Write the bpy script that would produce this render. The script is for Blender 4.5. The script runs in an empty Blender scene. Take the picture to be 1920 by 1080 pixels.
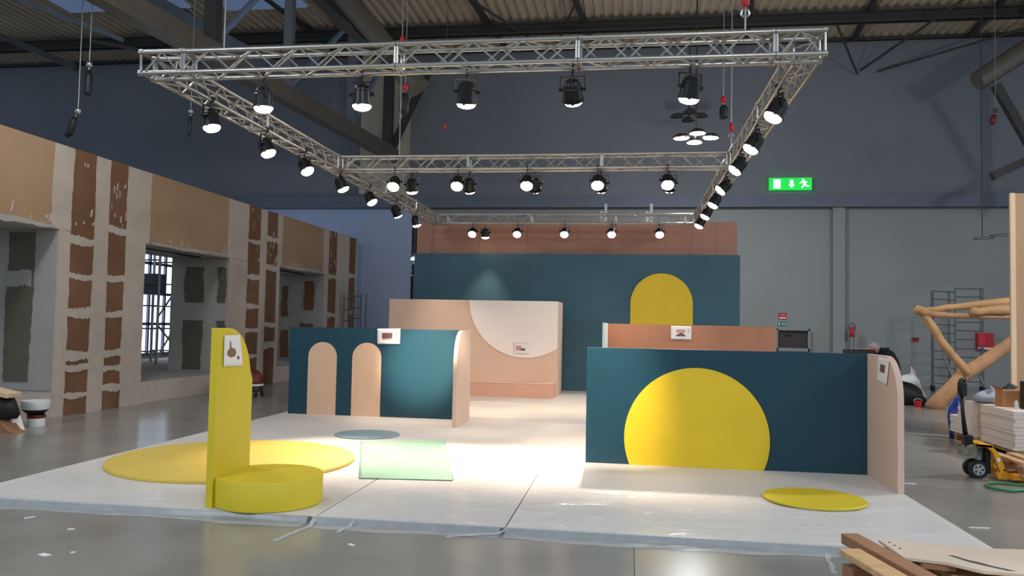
import bpy, math, random
from mathutils import Vector, Matrix, Quaternion

random.seed(7)
sc = bpy.context.scene
COL = sc.collection
R = math.radians

# ------------------------------------------------------------------ camera
cd = bpy.data.cameras.new('camera')
cam = bpy.data.objects.new('camera', cd)
COL.objects.link(cam)
FOC = 1494.0
yaw, pitch, roll = R(8.458), R(2.610), R(1.136)
fw = Vector((-math.sin(yaw) * math.cos(pitch), math.cos(yaw) * math.cos(pitch), math.sin(pitch)))
rt = Vector((math.cos(yaw), math.sin(yaw), 0))
up = rt.cross(fw)
r2 = rt * math.cos(roll) + up * math.sin(roll)
u2 = up * math.cos(roll) - rt * math.sin(roll)
cam.matrix_world = Matrix(((r2.x, u2.x, -fw.x, 0), (r2.y, u2.y, -fw.y, 0), (r2.z, u2.z, -fw.z, 1.6), (0, 0, 0, 1)))
cd.sensor_width = 36
cd.lens = FOC / 1920 * 36
cd.clip_end = 200
sc.camera = cam

# ------------------------------------------------------------------ world, exposure
sc.view_settings.view_transform = 'Standard'
sc.view_settings.look = 'None'
sc.view_settings.gamma = 1
sc.view_settings.use_curve_mapping = False
sc.view_settings.exposure = -0.06
W = bpy.data.worlds.new('hall_ambience')
sc.world = W
W.use_nodes = True
bg = W.node_tree.nodes['Background']
bg.inputs[0].default_value = (0.62, 0.80, 1.0, 1)
bg.inputs[1].default_value = 0.62
SPOT_W = 130.0       # each par can
BAY_W = 430.0        # each high-bay cluster

# ------------------------------------------------------------------ helpers
def lin(c):
    c = c / 255.0
    return c / 12.92 if c <= 0.04045 else ((c + 0.055) / 1.055) ** 2.4

MATS = {}
def mat(name, rgb, rough=0.6, metal=0.0, var=0.08, scale=3.0, bump=0.0, bscale=40.0, spec=0.5, stretch=None, emit=None, estr=0.0, detail=4):
    m = bpy.data.materials.new(name)
    m.use_nodes = True
    nt = m.node_tree
    b = nt.nodes['Principled BSDF']
    c = (lin(rgb[0]), lin(rgb[1]), lin(rgb[2]), 1)
    b.inputs['Roughness'].default_value = rough
    b.inputs['Metallic'].default_value = metal
    b.inputs['Specular IOR Level'].default_value = spec
    tc = nt.nodes.new('ShaderNodeTexCoord')
    mp = nt.nodes.new('ShaderNodeMapping')
    nt.links.new(tc.outputs['Object'], mp.inputs[0])
    if stretch:
        mp.inputs['Scale'].default_value = stretch
    n = nt.nodes.new('ShaderNodeTexNoise')
    n.inputs['Scale'].default_value = scale
    n.inputs['Detail'].default_value = detail
    nt.links.new(mp.outputs[0], n.inputs['Vector'])
    mx = nt.nodes.new('ShaderNodeMix')
    mx.data_type = 'RGBA'
    mx.inputs[6].default_value = tuple(max(0, v * (1 - var * 2)) for v in c[:3]) + (1,)
    mx.inputs[7].default_value = tuple(min(1, v * (1 + var * 2)) for v in c[:3]) + (1,)
    nt.links.new(n.outputs[0], mx.inputs[0])
    nt.links.new(mx.outputs[2], b.inputs['Base Color'])
    if bump:
        n2 = nt.nodes.new('ShaderNodeTexNoise')
        n2.inputs['Scale'].default_value = bscale
        nt.links.new(mp.outputs[0], n2.inputs['Vector'])
        bp = nt.nodes.new('ShaderNodeBump')
        bp.inputs['Strength'].default_value = bump
        bp.inputs['Distance'].default_value = 0.01
        nt.links.new(n2.outputs[0], bp.inputs['Height'])
        nt.links.new(bp.outputs[0], b.inputs['Normal'])
    if emit:
        b.inputs['Emission Color'].default_value = (lin(emit[0]), lin(emit[1]), lin(emit[2]), 1)
        b.inputs['Emission Strength'].default_value = estr
    MATS[name] = m
    return m

WO = {}           # world origin of each object
USED = {}
def link(o):
    COL.objects.link(o)
    return o

def tag(o, label=None, cat=None, group=None, kind=None):
    if label: o['label'] = label
    if cat: o['category'] = cat
    if group: o['group'] = group
    if kind: o['kind'] = kind
    return o

def thing(name, loc, label, cat, group=None):
    o = bpy.data.objects.new(name, None)
    o.empty_display_size = 0.1
    link(o)
    o.location = loc
    WO[o.name] = Vector(loc)
    return tag(o, label, cat, group)

class MB:
    def __init__(s):
        s.v, s.f = [], []
    def add(s, vs, fs):
        b = len(s.v)
        s.v += [tuple(v) for v in vs]
        s.f += [tuple(b + i for i in f) for f in fs]
        return s
    def box(s, x0, x1, y0, y1, z0, z1):
        vs = [(x0, y0, z0), (x1, y0, z0), (x1, y1, z0), (x0, y1, z0), (x0, y0, z1), (x1, y0, z1), (x1, y1, z1), (x0, y1, z1)]
        return s.add(vs, [(0, 3, 2, 1), (4, 5, 6, 7), (0, 1, 5, 4), (1, 2, 6, 5), (2, 3, 7, 6), (3, 0, 4, 7)])
    def bar(s, p0, p1, w, h, upv=(0, 0, 1)):
        p0, p1 = Vector(p0), Vector(p1)
        d = (p1 - p0).normalized()
        u = Vector(upv)
        if abs(d.dot(u)) > 0.98: u = Vector((1, 0, 0))
        a = d.cross(u).normalized() * (w / 2)
        b = a.cross(d).normalized() * (h / 2)
        vs = [p0 - a - b, p0 + a - b, p0 + a + b, p0 - a + b, p1 - a - b, p1 + a - b, p1 + a + b, p1 - a + b]
        return s.add(vs, [(3, 2, 1, 0), (4, 5, 6, 7), (0, 1, 5, 4), (1, 2, 6, 5), (2, 3, 7, 6), (3, 0, 4, 7)])
    def tube(s, p0, p1, r0, r1=None, n=8, cap=True):
        if r1 is None: r1 = r0
        p0, p1 = Vector(p0), Vector(p1)
        d = (p1 - p0).normalized()
        u = Vector((0, 0, 1)) if abs(d.z) < 0.95 else Vector((1, 0, 0))
        a = d.cross(u).normalized(); b = d.cross(a)
        vs = []
        for p, r in ((p0, r0), (p1, r1)):
            for i in range(n):
                t = 2 * math.pi * i / n
                vs.append(p + a * (r * math.cos(t)) + b * (r * math.sin(t)))
        fs = [(i, (i + 1) % n, n + (i + 1) % n, n + i) for i in range(n)]
        if cap: fs += [tuple(range(n - 1, -1, -1)), tuple(range(n, 2 * n))]
        return s.add(vs, fs)
    def path(s, pts, rads, n=8, cap=True):
        pts = [Vector(p) for p in pts]
        if not hasattr(rads, '__len__'): rads = [rads] * len(pts)
        vs = []; prev = None
        for k, p in enumerate(pts):
            d = (pts[min(k + 1, len(pts) - 1)] - pts[max(k - 1, 0)]).normalized()
            if prev is None:
                u = Vector((0, 0, 1)) if abs(d.z) < 0.9 else Vector((1, 0, 0))
                a = d.cross(u).normalized()
            else:
                a = (prev - d * prev.dot(d)).normalized()
            prev = a; b = d.cross(a)
            for i in range(n):
                t = 2 * math.pi * i / n
                vs.append(p + (a * math.cos(t) + b * math.sin(t)) * rads[k])
        fs = []
        for k in range(len(pts) - 1):
            for i in range(n):
                fs.append((k * n + i, k * n + (i + 1) % n, (k + 1) * n + (i + 1) % n, (k + 1) * n + i))
        if cap: fs += [tuple(range(n - 1, -1, -1)), tuple((len(pts) - 1) * n + i for i in range(n))]
        return s.add(vs, fs)
    def lathe(s, prof, c=(0, 0, 0), n=24, sx=1, sy=1):
        # prof: list of (r, z), rotated about Z through c
        c = Vector(c); vs = []
        for r, z in prof:
            for i in range(n):
                t = 2 * math.pi * i / n
                vs.append((c.x + r * sx * math.cos(t), c.y + r * sy * math.sin(t), c.z + z))
        fs = []
        for k in range(len(prof) - 1):
            for i in range(n):
                fs.append((k * n + i, k * n + (i + 1) % n, (k + 1) * n + (i + 1) % n, (k + 1) * n + i))
        fs += [tuple(range(n - 1, -1, -1)), tuple((len(prof) - 1) * n + i for i in range(n))]
        return s.add(vs, fs)
    def prism(s, poly, axis, a0, a1):
        # poly in the two other axes (in order x,y,z without axis), extruded a0..a1
        def mk(p, a):
            if axis == 'x': return (a, p[0], p[1])
            if axis == 'y': return (p[0], a, p[1])
            return (p[0], p[1], a)
        n = len(poly)
        vs = [mk(p, a0) for p in poly] + [mk(p, a1) for p in poly]
        fs = [tuple(range(n)), tuple(range(2 * n - 1, n - 1, -1))] + [(i, n + i, n + (i + 1) % n, (i + 1) % n) for i in range(n)]
        return s.add(vs, fs)
    def grid(s, fn, nu, nv):
        vs = [fn(i / nu, j / nv) for j in range(nv + 1) for i in range(nu + 1)]
        fs = [(j * (nu + 1) + i, j * (nu + 1) + i + 1, (j + 1) * (nu + 1) + i + 1, (j + 1) * (nu + 1) + i) for j in range(nv) for i in range(nu)]
        return s.add(vs, fs)
    def blob(s, c, rx, ry, rz, seed=0, amp=0.15, flat=True, nu=18, nv=10):
        rnd = random.Random(seed)
        ph = [(rnd.uniform(0, 6.28), rnd.uniform(1, 4), rnd.uniform(1, 4)) for _ in range(5)]
        vs = []
        for j in range(nv + 1):
            th = math.pi * j / nv
            for i in range(nu):
                f = 2 * math.pi * i / nu
                w = 1 + amp * sum(math.sin(p + a * f) * math.sin(b * th + p) for p, a, b in [(q[0], round(q[1]), q[2]) for q in ph]) / 2
                z = math.cos(th) * rz * w
                if flat: z = max(z, -rz * 0.6)
                vs.append((c[0] + rx * w * math.sin(th) * math.cos(f), c[1] + ry * w * math.sin(th) * math.sin(f), c[2] + z))
        fs = [(j * nu + i, (j + 1) * nu + i, (j + 1) * nu + (i + 1) % nu, j * nu + (i + 1) % nu) for j in range(nv) for i in range(nu)]
        return s.add(vs, fs)
    def mesh(s, name, m, smooth=False, org=Vector((0, 0, 0))):
        me = bpy.data.meshes.new(name)
        me.from_pydata([tuple(Vector(v) - org) for v in s.v], [], s.f)
        me.materials.append(MATS[m] if isinstance(m, str) else m)
        import bmesh
        bm = bmesh.new(); bm.from_mesh(me)
        bmesh.ops.recalc_face_normals(bm, faces=bm.faces)
        bm.to_mesh(me); bm.free()
        if smooth:
            for p in me.polygons: p.use_smooth = True
        me.update()
        return me
    def build(s, name, m, parent=None, smooth=False, bevel=0.0, auto=False):
        xs = [v[0] for v in s.v]; ys = [v[1] for v in s.v]; zs = [v[2] for v in s.v]
        org = Vector(((min(xs) + max(xs)) / 2, (min(ys) + max(ys)) / 2, min(zs)))
        o = bpy.data.objects.new(name, s.mesh(name, m, smooth or auto, org))
        link(o)
        if parent:
            o.parent = parent
            o.location = org - WO[parent.name]
        else:
            o.location = org
        WO[o.name] = org
        if auto:
            o.data.set_sharp_from_angle(angle=R(40))
        if bevel:
            md = o.modifiers.new('bevel', 'BEVEL'); md.width = bevel; md.segments = 2; md.limit_method = 'ANGLE'
        return o

def box(name, m, b, parent=None, bevel=0.0):
    return MB().box(*b).build(name, m, parent, bevel=bevel)

def arc(cx, cz, rx, rz, a0, a1, n=20):
    return [(cx + rx * math.cos(R(a0 + (a1 - a0) * i / n)), cz + rz * math.sin(R(a0 + (a1 - a0) * i / n))) for i in range(n + 1)]

# ------------------------------------------------------------------ materials
mat('concrete', (138, 134, 127), 0.22, var=0.22, scale=0.9, bump=0.06, bscale=9, detail=8)
mat('joint', (70, 68, 66), 0.8)
mat('hall_wall', (142, 146, 146), 0.7, var=0.05, scale=0.5)
mat('hall_wall_upper', (120, 123, 131), 0.75, var=0.06, scale=0.4)  # dimmer light on the upper wall is put into this darker colour
mat('wall_daylit', (166, 180, 210), 0.7, var=0.04)  # wall colour with bluish daylight put into it
mat('ledge', (100, 108, 122), 0.6)
mat('roof_sheet', (186, 172, 152), 0.6, var=0.12, scale=0.8)
mat('steel_dark', (62, 60, 58), 0.6, metal=0.2)
mat('steel_grey', (110, 116, 126), 0.5, metal=0.3)
mat('steel_blue', (130, 150, 185), 0.4, metal=0.4)
mat('duct', (104, 98, 90), 0.5, metal=0.3)
mat('skylight', (110, 125, 150), 0.5, emit=(92, 112, 146), estr=0.55)
mat('compound', (178, 166, 154), 0.85, var=0.08, scale=4)
mat('compound_grey', (158, 155, 150), 0.85, var=0.06, scale=2)
mat('board_brown', (112, 78, 54), 0.85, var=0.2, scale=1.6, detail=6)
mat('board_tan', (156, 126, 98), 0.85, var=0.1, scale=0.9)
mat('board_green', (92, 88, 74), 0.85, var=0.12, scale=1.5)
mat('plaster_white', (190, 192, 198), 0.8, var=0.04)
mat('teal', (24, 63, 78), 0.36, var=0.06, scale=1.5, spec=0.4)
mat('teal_back', (52, 92, 108), 0.6, var=0.08, scale=0.8, stretch=(1, 1, 6))
mat('yellow', (226, 192, 30), 0.5, var=0.04, scale=3)
mat('yellow_seat', (210, 187, 36), 0.55, var=0.04, scale=3)
mat('yellow_floor', (216, 186, 82), 0.6, var=0.05, scale=2)
mat('peach', (216, 178, 148), 0.6, var=0.05, scale=4, stretch=(6, 6, 0.6))
mat('pink_beige', (214, 184, 166), 0.6, var=0.03, scale=3)
mat('box_beige', (214, 182, 160), 0.6, var=0.03, scale=2)
mat('bench', (206, 160, 136), 0.6, var=0.05, scale=5, stretch=(0.6, 6, 6))
mat('disc_white', (240, 228, 220), 0.6, var=0.02)
mat('orange', (176, 120, 90), 0.6, var=0.1, scale=1.2, stretch=(2, 1, 0.4))
mat('brown_wall', (172, 124, 104), 0.6, var=0.08, scale=1.0, stretch=(2, 1, 0.5))
mat('pale_blue', (190, 222, 224), 0.5)
mat('platform_top', (208, 202, 196), 0.55, var=0.06, scale=1.2, detail=6)
mat('platform_side', (116, 118, 120), 0.6)
mat('blue_disc', (126, 150, 162), 0.6, var=0.04)
mat('green_sheet', (150, 196, 168), 0.35, var=0.06, scale=2)
mat('paper', (232, 226, 222), 0.7, var=0.02)
mat('ink_dark', (110, 78, 76), 0.8, var=0.4, scale=14)
mat('ink_pink', (196, 150, 150), 0.8, var=0.2, scale=18)
mat('ink_brown', (132, 92, 64), 0.7, var=0.2, scale=10)
mat('ink_grey', (120, 110, 110), 0.8)
mat('alu', (176, 172, 166), 0.3, metal=0.9, var=0.05)
mat('alu_brace', (184, 178, 170), 0.35, metal=0.8, var=0.05)
mat('black_metal', (14, 14, 15), 0.35, metal=0.2, var=0.2)
mat('black_plastic', (20, 20, 22), 0.5, var=0.2)
mat('par_lens', (255, 235, 210), 0.3, emit=(255, 236, 214), estr=22.0, var=0.0)
mat('led', (255, 255, 255), 0.3, emit=(238, 246, 255), estr=9.0, var=0.0)
mat('red', (190, 30, 40), 0.5)
mat('red_dark', (96, 26, 22), 0.5)
mat('sign_green', (0, 200, 70), 0.4, emit=(0, 214, 66), estr=0.85, var=0.03)
mat('sign_white', (240, 250, 245), 0.4, emit=(240, 255, 250), estr=1.0, var=0.0)
mat('sign_print_green', (20, 120, 90), 0.5)
mat('white', (228, 228, 226), 0.6, var=0.03)
mat('dark_recess', (66, 62, 60), 0.8)
mat('log', (196, 150, 104), 0.65, var=0.25, scale=3, stretch=(1, 1, 1), bump=0.5, bscale=14, detail=8)
mat('log_red', (180, 134, 96), 0.65, var=0.28, scale=3, bump=0.5, bscale=14, detail=8)
mat('scaffold', (104, 106, 108), 0.45, metal=0.5)
mat('plank_pale', (224, 208, 196), 0.7, var=0.08, scale=4, stretch=(6, 0.5, 6))
mat('pallet_wood', (196, 156, 112), 0.75, var=0.16, scale=5, stretch=(1, 6, 1), detail=6)
mat('pallet_brown', (150, 106, 76), 0.75, var=0.16, scale=5, stretch=(1, 6, 1), detail=6)
mat('stained_board', (204, 184, 164), 0.6, var=0.16, scale=1.6, detail=8)
mat('cardboard', (176, 122, 76), 0.8, var=0.06)
mat('tan_panel', (170, 136, 104), 0.7, var=0.05, scale=1)
mat('pale_edge', (220, 190, 156), 0.7)
mat('jack_yellow', (228, 158, 28), 0.45, var=0.06)
mat('jack_grey', (120, 124, 110), 0.5, var=0.2, scale=12)
mat('rubber', (22, 22, 22), 0.7)
mat('hub_grey', (170, 172, 172), 0.4, metal=0.3)
mat('blue_bag', (26, 54, 140), 0.4, var=0.3, scale=6)
mat('grey_cloth', (156, 160, 172), 0.8, var=0.25, scale=8)
mat('hose_green', (36, 120, 76), 0.4)
mat('skin', (206, 140, 122), 0.6)
mat('hair_grey', (190, 180, 174), 0.8, var=0.15, scale=30)
mat('jacket', (18, 18, 20), 0.7, var=0.3, scale=8)
mat('trousers', (34, 36, 44), 0.8, var=0.2, scale=8)
mat('chain', (150, 148, 145), 0.4, metal=0.8)
mat('window_glow', (230, 240, 255), 0.4, emit=(214, 230, 255), estr=2.2, var=0.0)

def film(name, alpha, rough, tint=(0.9, 0.93, 0.95)):
    m = bpy.data.materials.new(name); m.use_nodes = True
    nt = m.node_tree; nt.nodes.clear()
    out = nt.nodes.new('ShaderNodeOutputMaterial')
    tr = nt.nodes.new('ShaderNodeBsdfTransparent')
    gl = nt.nodes.new('ShaderNodeBsdfPrincipled')
    gl.inputs['Base Color'].default_value = tint + (1,)
    gl.inputs['Roughness'].default_value = rough
    gl.inputs['Specular IOR Level'].default_value = 1.0
    tc = nt.nodes.new('ShaderNodeTexCoord')
    n = nt.nodes.new('ShaderNodeTexNoise'); n.inputs['Scale'].default_value = 7; n.inputs['Detail'].default_value = 5
    nt.links.new(tc.outputs['Object'], n.inputs['Vector'])
    mr = nt.nodes.new('ShaderNodeMapRange')
    mr.inputs[3].default_value = alpha * 0.7; mr.inputs[4].default_value = min(1, alpha * 1.3)
    nt.links.new(n.outputs[0], mr.inputs[0])
    mix = nt.nodes.new('ShaderNodeMixShader')
    nt.links.new(mr.outputs[0], mix.inputs[0])
    nt.links.new(tr.outputs[0], mix.inputs[1]); nt.links.new(gl.outputs[0], mix.inputs[2])
    nt.links.new(mix.outputs[0], out.inputs[0])
    MATS[name] = m
film('film_thin', 0.2, 0.1)
film('film_milky', 0.34, 0.3, (0.70, 0.73, 0.74))

# ------------------------------------------------------------------ floor
fl = box('floor', 'joint', (-30, 22, -8, 25.8, -0.3, -0.012)); tag(fl, kind='structure')
fx = [-30, -19.95, -14.95, -9.95, -4.95, 0.05, 5.05, 10.05, 15.05, 22]
fy = [-8, -2, 3.4, 8.9, 14.4, 19.9, 25.8]
for i in range(len(fx) - 1):
    for j in range(len(fy) - 1):
        g = 0.002
        box('slab', 'concrete', (fx[i] + g, fx[i + 1] - g, fy[j] + g, fy[j + 1] - g, -0.012, 0), fl)

# ------------------------------------------------------------------ hall back wall
wb = MB()
wb.box(-30, 22, 25.8, 26.3, 0, 5.4)
wbo = wb.build('wall_back', 'hall_wall'); tag(wbo, kind='structure')
box('upper_wall', 'hall_wall_upper', (-30, 22, 25.6, 26.3, 5.8, 11.2), wbo)
box('ledge_beam', 'ledge', (-30, 22, 25.45, 26.3, 5.4, 5.8), wbo)
box('skirting', 'hall_wall', (2.6, 22, 25.72, 25.8, 0, 0.28), wbo)
box('daylit_panel', 'wall_daylit', (-12.6, -7.25, 25.77, 25.8, 0, 5.4), wbo)  # stretch of the same wall, blue daylight spill painted in as a panel
box('pilaster', 'hall_wall', (6.15, 6.5, 25.6, 25.8, 0, 5.4), wbo)
box('pilaster', 'roof_sheet', (-8.9, -7.35, 25.1, 25.6, 5.8, 10.6), wbo)
# recessed hatch
w1 = MB()
w1.box(4.50, 5.48, 25.62, 25.8, 1.58, 1.64); w1.box(4.50, 5.48, 25.62, 25.8, 0.94, 1.04)
w1.box(4.44, 4.54, 25.62, 25.8, 0.94, 1.64); w1.box(5.43, 5.50, 25.62, 25.8, 0.94, 1.64)
w1o = w1.build('window_1', 'hall_wall'); tag(w1o, kind='structure')
box('recess_shade', 'dark_recess', (4.54, 5.43, 25.74, 25.8, 1.04, 1.58), w1o)  # dark sheet stands in for the shade inside the wall opening
box('hatch_handle', 'black_metal', (4.78, 4.95, 25.71, 25.745, 1.4, 1.46), w1o)

# ------------------------------------------------------------------ ceiling
cm = MB(); per = 0.27; xs = []
x = -30.0; prof = []
while x < 22:
    prof += [(x, 10.6), (x + 0.09, 10.6), (x + 0.13, 10.67), (x + 0.23, 10.67)]
    x += per
for i in range(len(prof) - 1):
    (a, za), (b, zb) = prof[i], prof[i + 1]
    cm.add([(a, 6, za), (b, 6, zb), (b, 25.7, zb), (a, 25.7, za)], [(0, 1, 2, 3)])
ceil = cm.build('ceiling', 'roof_sheet'); tag(ceil, kind='structure')
for k, (y, z0, z1, h) in enumerate([(23.0, 10.18, 10.5, 0.13), (18.6, 10.1, 10.55, 0.2), (25.3, 10.48, 10.58, 0.05)]):
    m = MB(); m.box(-30, 22, y - h, y + h, z1 - 0.05, z1); m.box(-30, 22, y - 0.03, y + 0.03, z0, z1); m.box(-30, 22, y - h, y + h, z0, z0 + 0.05)
    m.build('roof_beam', 'steel_dark', ceil)
for x in (-13.2, -10.2, -4.6, -1.8, 2.9, 6.1, 9.4):
    MB().bar((x, 19, 10.5), (x + 0.55, 25.2, 10.5), 0.12, 0.16).build('rafter', 'steel_dark', ceil)
for a, b in (((-4.4, 20.5, 10.3), (-2.6, 24.6, 10.2)), ((-1.4, 20.5, 10.3), (-2.5, 24.6, 10.2)), ((8.6, 20.5, 10.2), (6.9, 25.4, 9.6)), ((12.5, 21, 10.0), (7.4, 25.4, 9.55)), ((5.6, 23.0, 10.2), (6.8, 25.4, 9.5))):
    MB().tube(a, b, 0.035, n=6).build('wind_brace', 'steel_dark', ceil)
sk = box('window_2', 'skylight', (-16.4, -12.6, 19.0, 20.9, 10.5, 10.56)); tag(sk, kind='structure')
sk = box('window_3', 'skylight', (-11.6, -9.2, 19.0, 21.2, 10.5, 10.56)); tag(sk, kind='structure')

# roof girder on the left, running into the hall
gd = thing('roof_girder', (-8.2, 18, 7.0), 'heavy dark steel roof girder with upright posts above the drywall wall', 'girder')
A = Vector((-8.85, 11.0, 7.0)); B = Vector((-7.68, 24.7, 7.0))
def ch(y, z): t = (y - A.y) / (B.y - A.y); p = A.lerp(B, t); return Vector((p.x, p.y, z))
MB().bar(ch(10, 7.0), ch(25.0, 7.0), 0.3, 0.42).build('bottom_chord', 'duct', gd)
MB().bar(ch(10, 10.3), ch(25.0, 10.3), 0.3, 0.3).build('top_chord', 'steel_dark', gd)
for y, w, mm in ((14.95, 0.26, 'steel_dark'), (18.0, 0.2, 'steel_grey'), (21.6, 0.24, 'steel_grey'), (24.3, 0.28, 'steel_dark')):
    MB().bar(ch(y, 7.0), ch(y, 10.3), w, w).build('post', mm, gd)
for y0, y1 in ((14.95, 17.8), (18.0, 21.4), (21.6, 24.1)):
    MB().tube(ch(y0, 7.2), ch(y1, 10.1), 0.075, n=10).build('web_tube', 'steel_blue', gd)  # bluish light on the webs is put into the tube colour
MB().bar((-7.75, 24.6, 7.0), (-6.55, 24.6, 9.6), 0.2, 0.2).build('knee_brace', 'steel_dark', gd)
MB().bar((-13.4, 19.4, 10.4), (-9.4, 19.4, 8.2), 0.4, 0.4).build('cross_beam', 'steel_grey', gd)

vd = thing('ventilation_duct', (-6.0, 18, 6.9), 'wide round metal ventilation duct slanting down from the roof above the front truss', 'duct')
MB().tube((-7.9, 18, 10.55), (-5.0, 18, 7.1), 0.28, n=20).build('pipe', 'duct', vd, auto=True)
MB().tube((-5.62, 18, 7.84), (-5.5, 18, 7.69), 0.32, n=20).build('joint_ring', 'steel_dark', vd)
MB().bar((-8.7, 17.9, 10.4), (-6.05, 17.9, 7.9), 0.22, 0.2).build('strut', 'steel_dark', vd)

rb = thing('steel_brace', (9.7, 22, 5.7), 'dark steel wall bracing at the upper right above the driftwood frame', 'bracing')
MB().bar((9.3, 22, 8.05), (10.5, 22, 5.7), 0.2, 0.2).build('brace_bar', 'steel_dark', rb)
MB().bar((9.2, 22, 5.66), (10.8, 22, 6.45), 0.24, 0.2).build('brace_bar', 'steel_dark', rb)
MB().tube((8.85, 22, 8.15), (11.6, 22, 10.0), 0.26, n=16).build('pipe', 'duct', rb, auto=True)
MB().bar((9.3, 22, 8.3), (11.5, 22, 9.5), 0.06, 0.06).build('tie_rod', 'steel_dark', rb)
MB().bar((10.4, 22, 5.5), (10.4, 22, 10.55), 0.25, 0.25).build('post', 'steel_dark', rb)

lb = thing('roof_tie', (-13, 18, 7.4), 'thin grey roof tie rods and dark bar at the upper left', 'bracing')
MB().bar((-15.0, 16, 9.2), (-11.25, 16, 7.75), 0.09, 0.09).build('tie_rod', 'steel_grey', lb)
MB().bar((-14.7, 16, 8.1), (-12.35, 16, 7.15), 0.16, 0.14).build('brace_bar', 'steel_dark', lb)
MB().bar((-12.0, 16, 7.75), (-8.3, 16, 7.0), 0.06, 0.06).build('tie_rod', 'steel_dark', lb)
MB().bar((-15.0, 16, 10.5), (-15.0, 16, 7.6), 0.12, 0.12).build('hanger', 'steel_dark', lb)

# ------------------------------------------------------------------ plasterboard wall on the left
XW = -8.9
wl = MB()
for y0, y1 in ((5.6, 7.9), (11.3, 13.57), (16.72, 19.28), (22.33, 25.1)):
    wl.box(-10.3, XW - 0.012, y0, y1, 0, 4.29)
for y0, y1 in ((7.9, 11.3), (13.57, 16.72), (19.28, 22.33)):
    wl.box(-10.3, XW - 0.012, y0, y1, 2.95, 4.29)
    wl.box(-10.3, XW - 0.012, y0, y1, 0, 0.40)
wlo = wl.build('wall_left', 'compound_grey'); tag(wlo, kind='structure')
def pb(y0, y1, z0, z1, m):
    g = 0.003
    return box('plasterboard', m, (XW - 0.012, XW, y0 + g, y1 - g, z0 + g, z1 - g), wlo)
for y0, y1 in ((7.9, 11.3), (13.57, 16.72), (19.28, 22.33)):
    pb(y0 - 0.15, y1 + 0.15 if y1 < 12 else y1 + 0.15, 2.98, 4.3, 'board_tan')
    pb(y0, y1, 0, 0.40, 'compound')
for segs in (((5.6, 7.75),), ((11.45, 12.3), (12.3, 13.42)), ((16.87, 17.95), (17.95, 19.13)), ((22.48, 23.4), (23.4, 25.1))):
    for y0, y1 in segs:
        pb(y0, y1, 0, 2.26, 'board_brown'); pb(y0, y1, 2.26, 4.3, 'board_brown')
for y0, y1 in ((11.3, 11.45), (13.42, 13.57), (16.72, 16.87), (19.13, 19.28), (22.33, 22.48)):
    pb(y0, y1, 0, 2.98, 'compound')
rnd = random.Random(3)
BN = [0]
def band(y0, y1, z0, z1, rag=0.02, plane='x', m='compound', at=None, par=None):
    # thin smear of joint filler with uneven edges
    n = 26
    vert = (z1 - z0) > (y1 - y0)
    L, Rr = [], []
    w1 = rnd.uniform(0, 6); w2 = rnd.uniform(0, 6)
    for i in range(n + 1):
        t = i / n
        a = rag * (math.sin(7 * t + w1) * 0.5 + rnd.uniform(-0.5, 0.5)); b = rag * (math.sin(5 * t + w2) * 0.5 + rnd.uniform(-0.5, 0.5))
        if vert:
            L.append((y0 + a, z0 + (z1 - z0) * t)); Rr.append((y1 + b, z0 + (z1 - z0) * t))
        else:
            L.append((y0 + (y1 - y0) * t, z0 + a)); Rr.append((y0 + (y1 - y0) * t, z1 + b))
    mb = MB()
    BN[0] += 1
    off = 0.003 + 0.00025 * BN[0]
    def P(q, d):
        if plane == 'x': return (XW + d, q[0], q[1])
        return (q[0], at - d, q[1])
    for i in range(n):
        vs = [P(L[i], off), P(Rr[i], off), P(Rr[i + 1], off), P(L[i + 1], off), P(L[i], 0), P(Rr[i], 0), P(Rr[i + 1], 0), P(L[i + 1], 0)]
        mb.add(vs, [(0, 1, 2, 3), (0, 3, 7, 4), (1, 5, 6, 2)])
    return mb.build('filler_band', m, par or wlo)
for y0, y1 in ((11.12, 11.57), (12.12, 12.5), (12.97, 13.68), (16.6, 17.55), (18.18, 18.52), (19.12, 19.40), (22.2, 22.62), (23.26, 24.36), (24.95, 25.09)):
    zlo = 0.0
    if y0 in (11.12, 12.97, 16.6, 19.12, 22.2):
        # runs beside an opening: wide above the lintel line, narrow below
        if y0 in (11.12, 16.6, 22.2):
            band(y0, y1, 2.96, 4.29); band(y0 + 0.19, y1, 0.0, 2.95)
        else:
            band(y0, y1, 2.98, 4.29); band(y0, y1 - 0.11, 0.0, 3.0)
    else:
        band(y0, y1, zlo, 4.29)
for y0, y1, zs in ((11.5, 12.2, (2.8, 2.22, 1.64, 0.96, 0.74, 0.30)), (12.45, 13.05, (3.1, 2.24, 1.62, 0.98, 0.7, 0.34)), (17.5, 18.3, (3.45, 2.6, 1.9, 1.35, 0.72, 0.2)), (18.45, 19.2, (3.6, 2.9, 1.45, 0.95)), (22.55, 23.3, (2.9, 1.75, 0.9)), (24.3, 25.0, (3.05, 1.9, 1.0))):
    for z in zs:
        band(y0, y1, z - rnd.uniform(0.03, 0.09), z + rnd.uniform(0.03, 0.09), 0.03)
for y0, y1 in ((7.95, 11.2), (13.7, 16.6), (19.4, 22.2)):
    band(y0, y1, 2.955, 3.02, 0.03, m='compound_grey')
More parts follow.
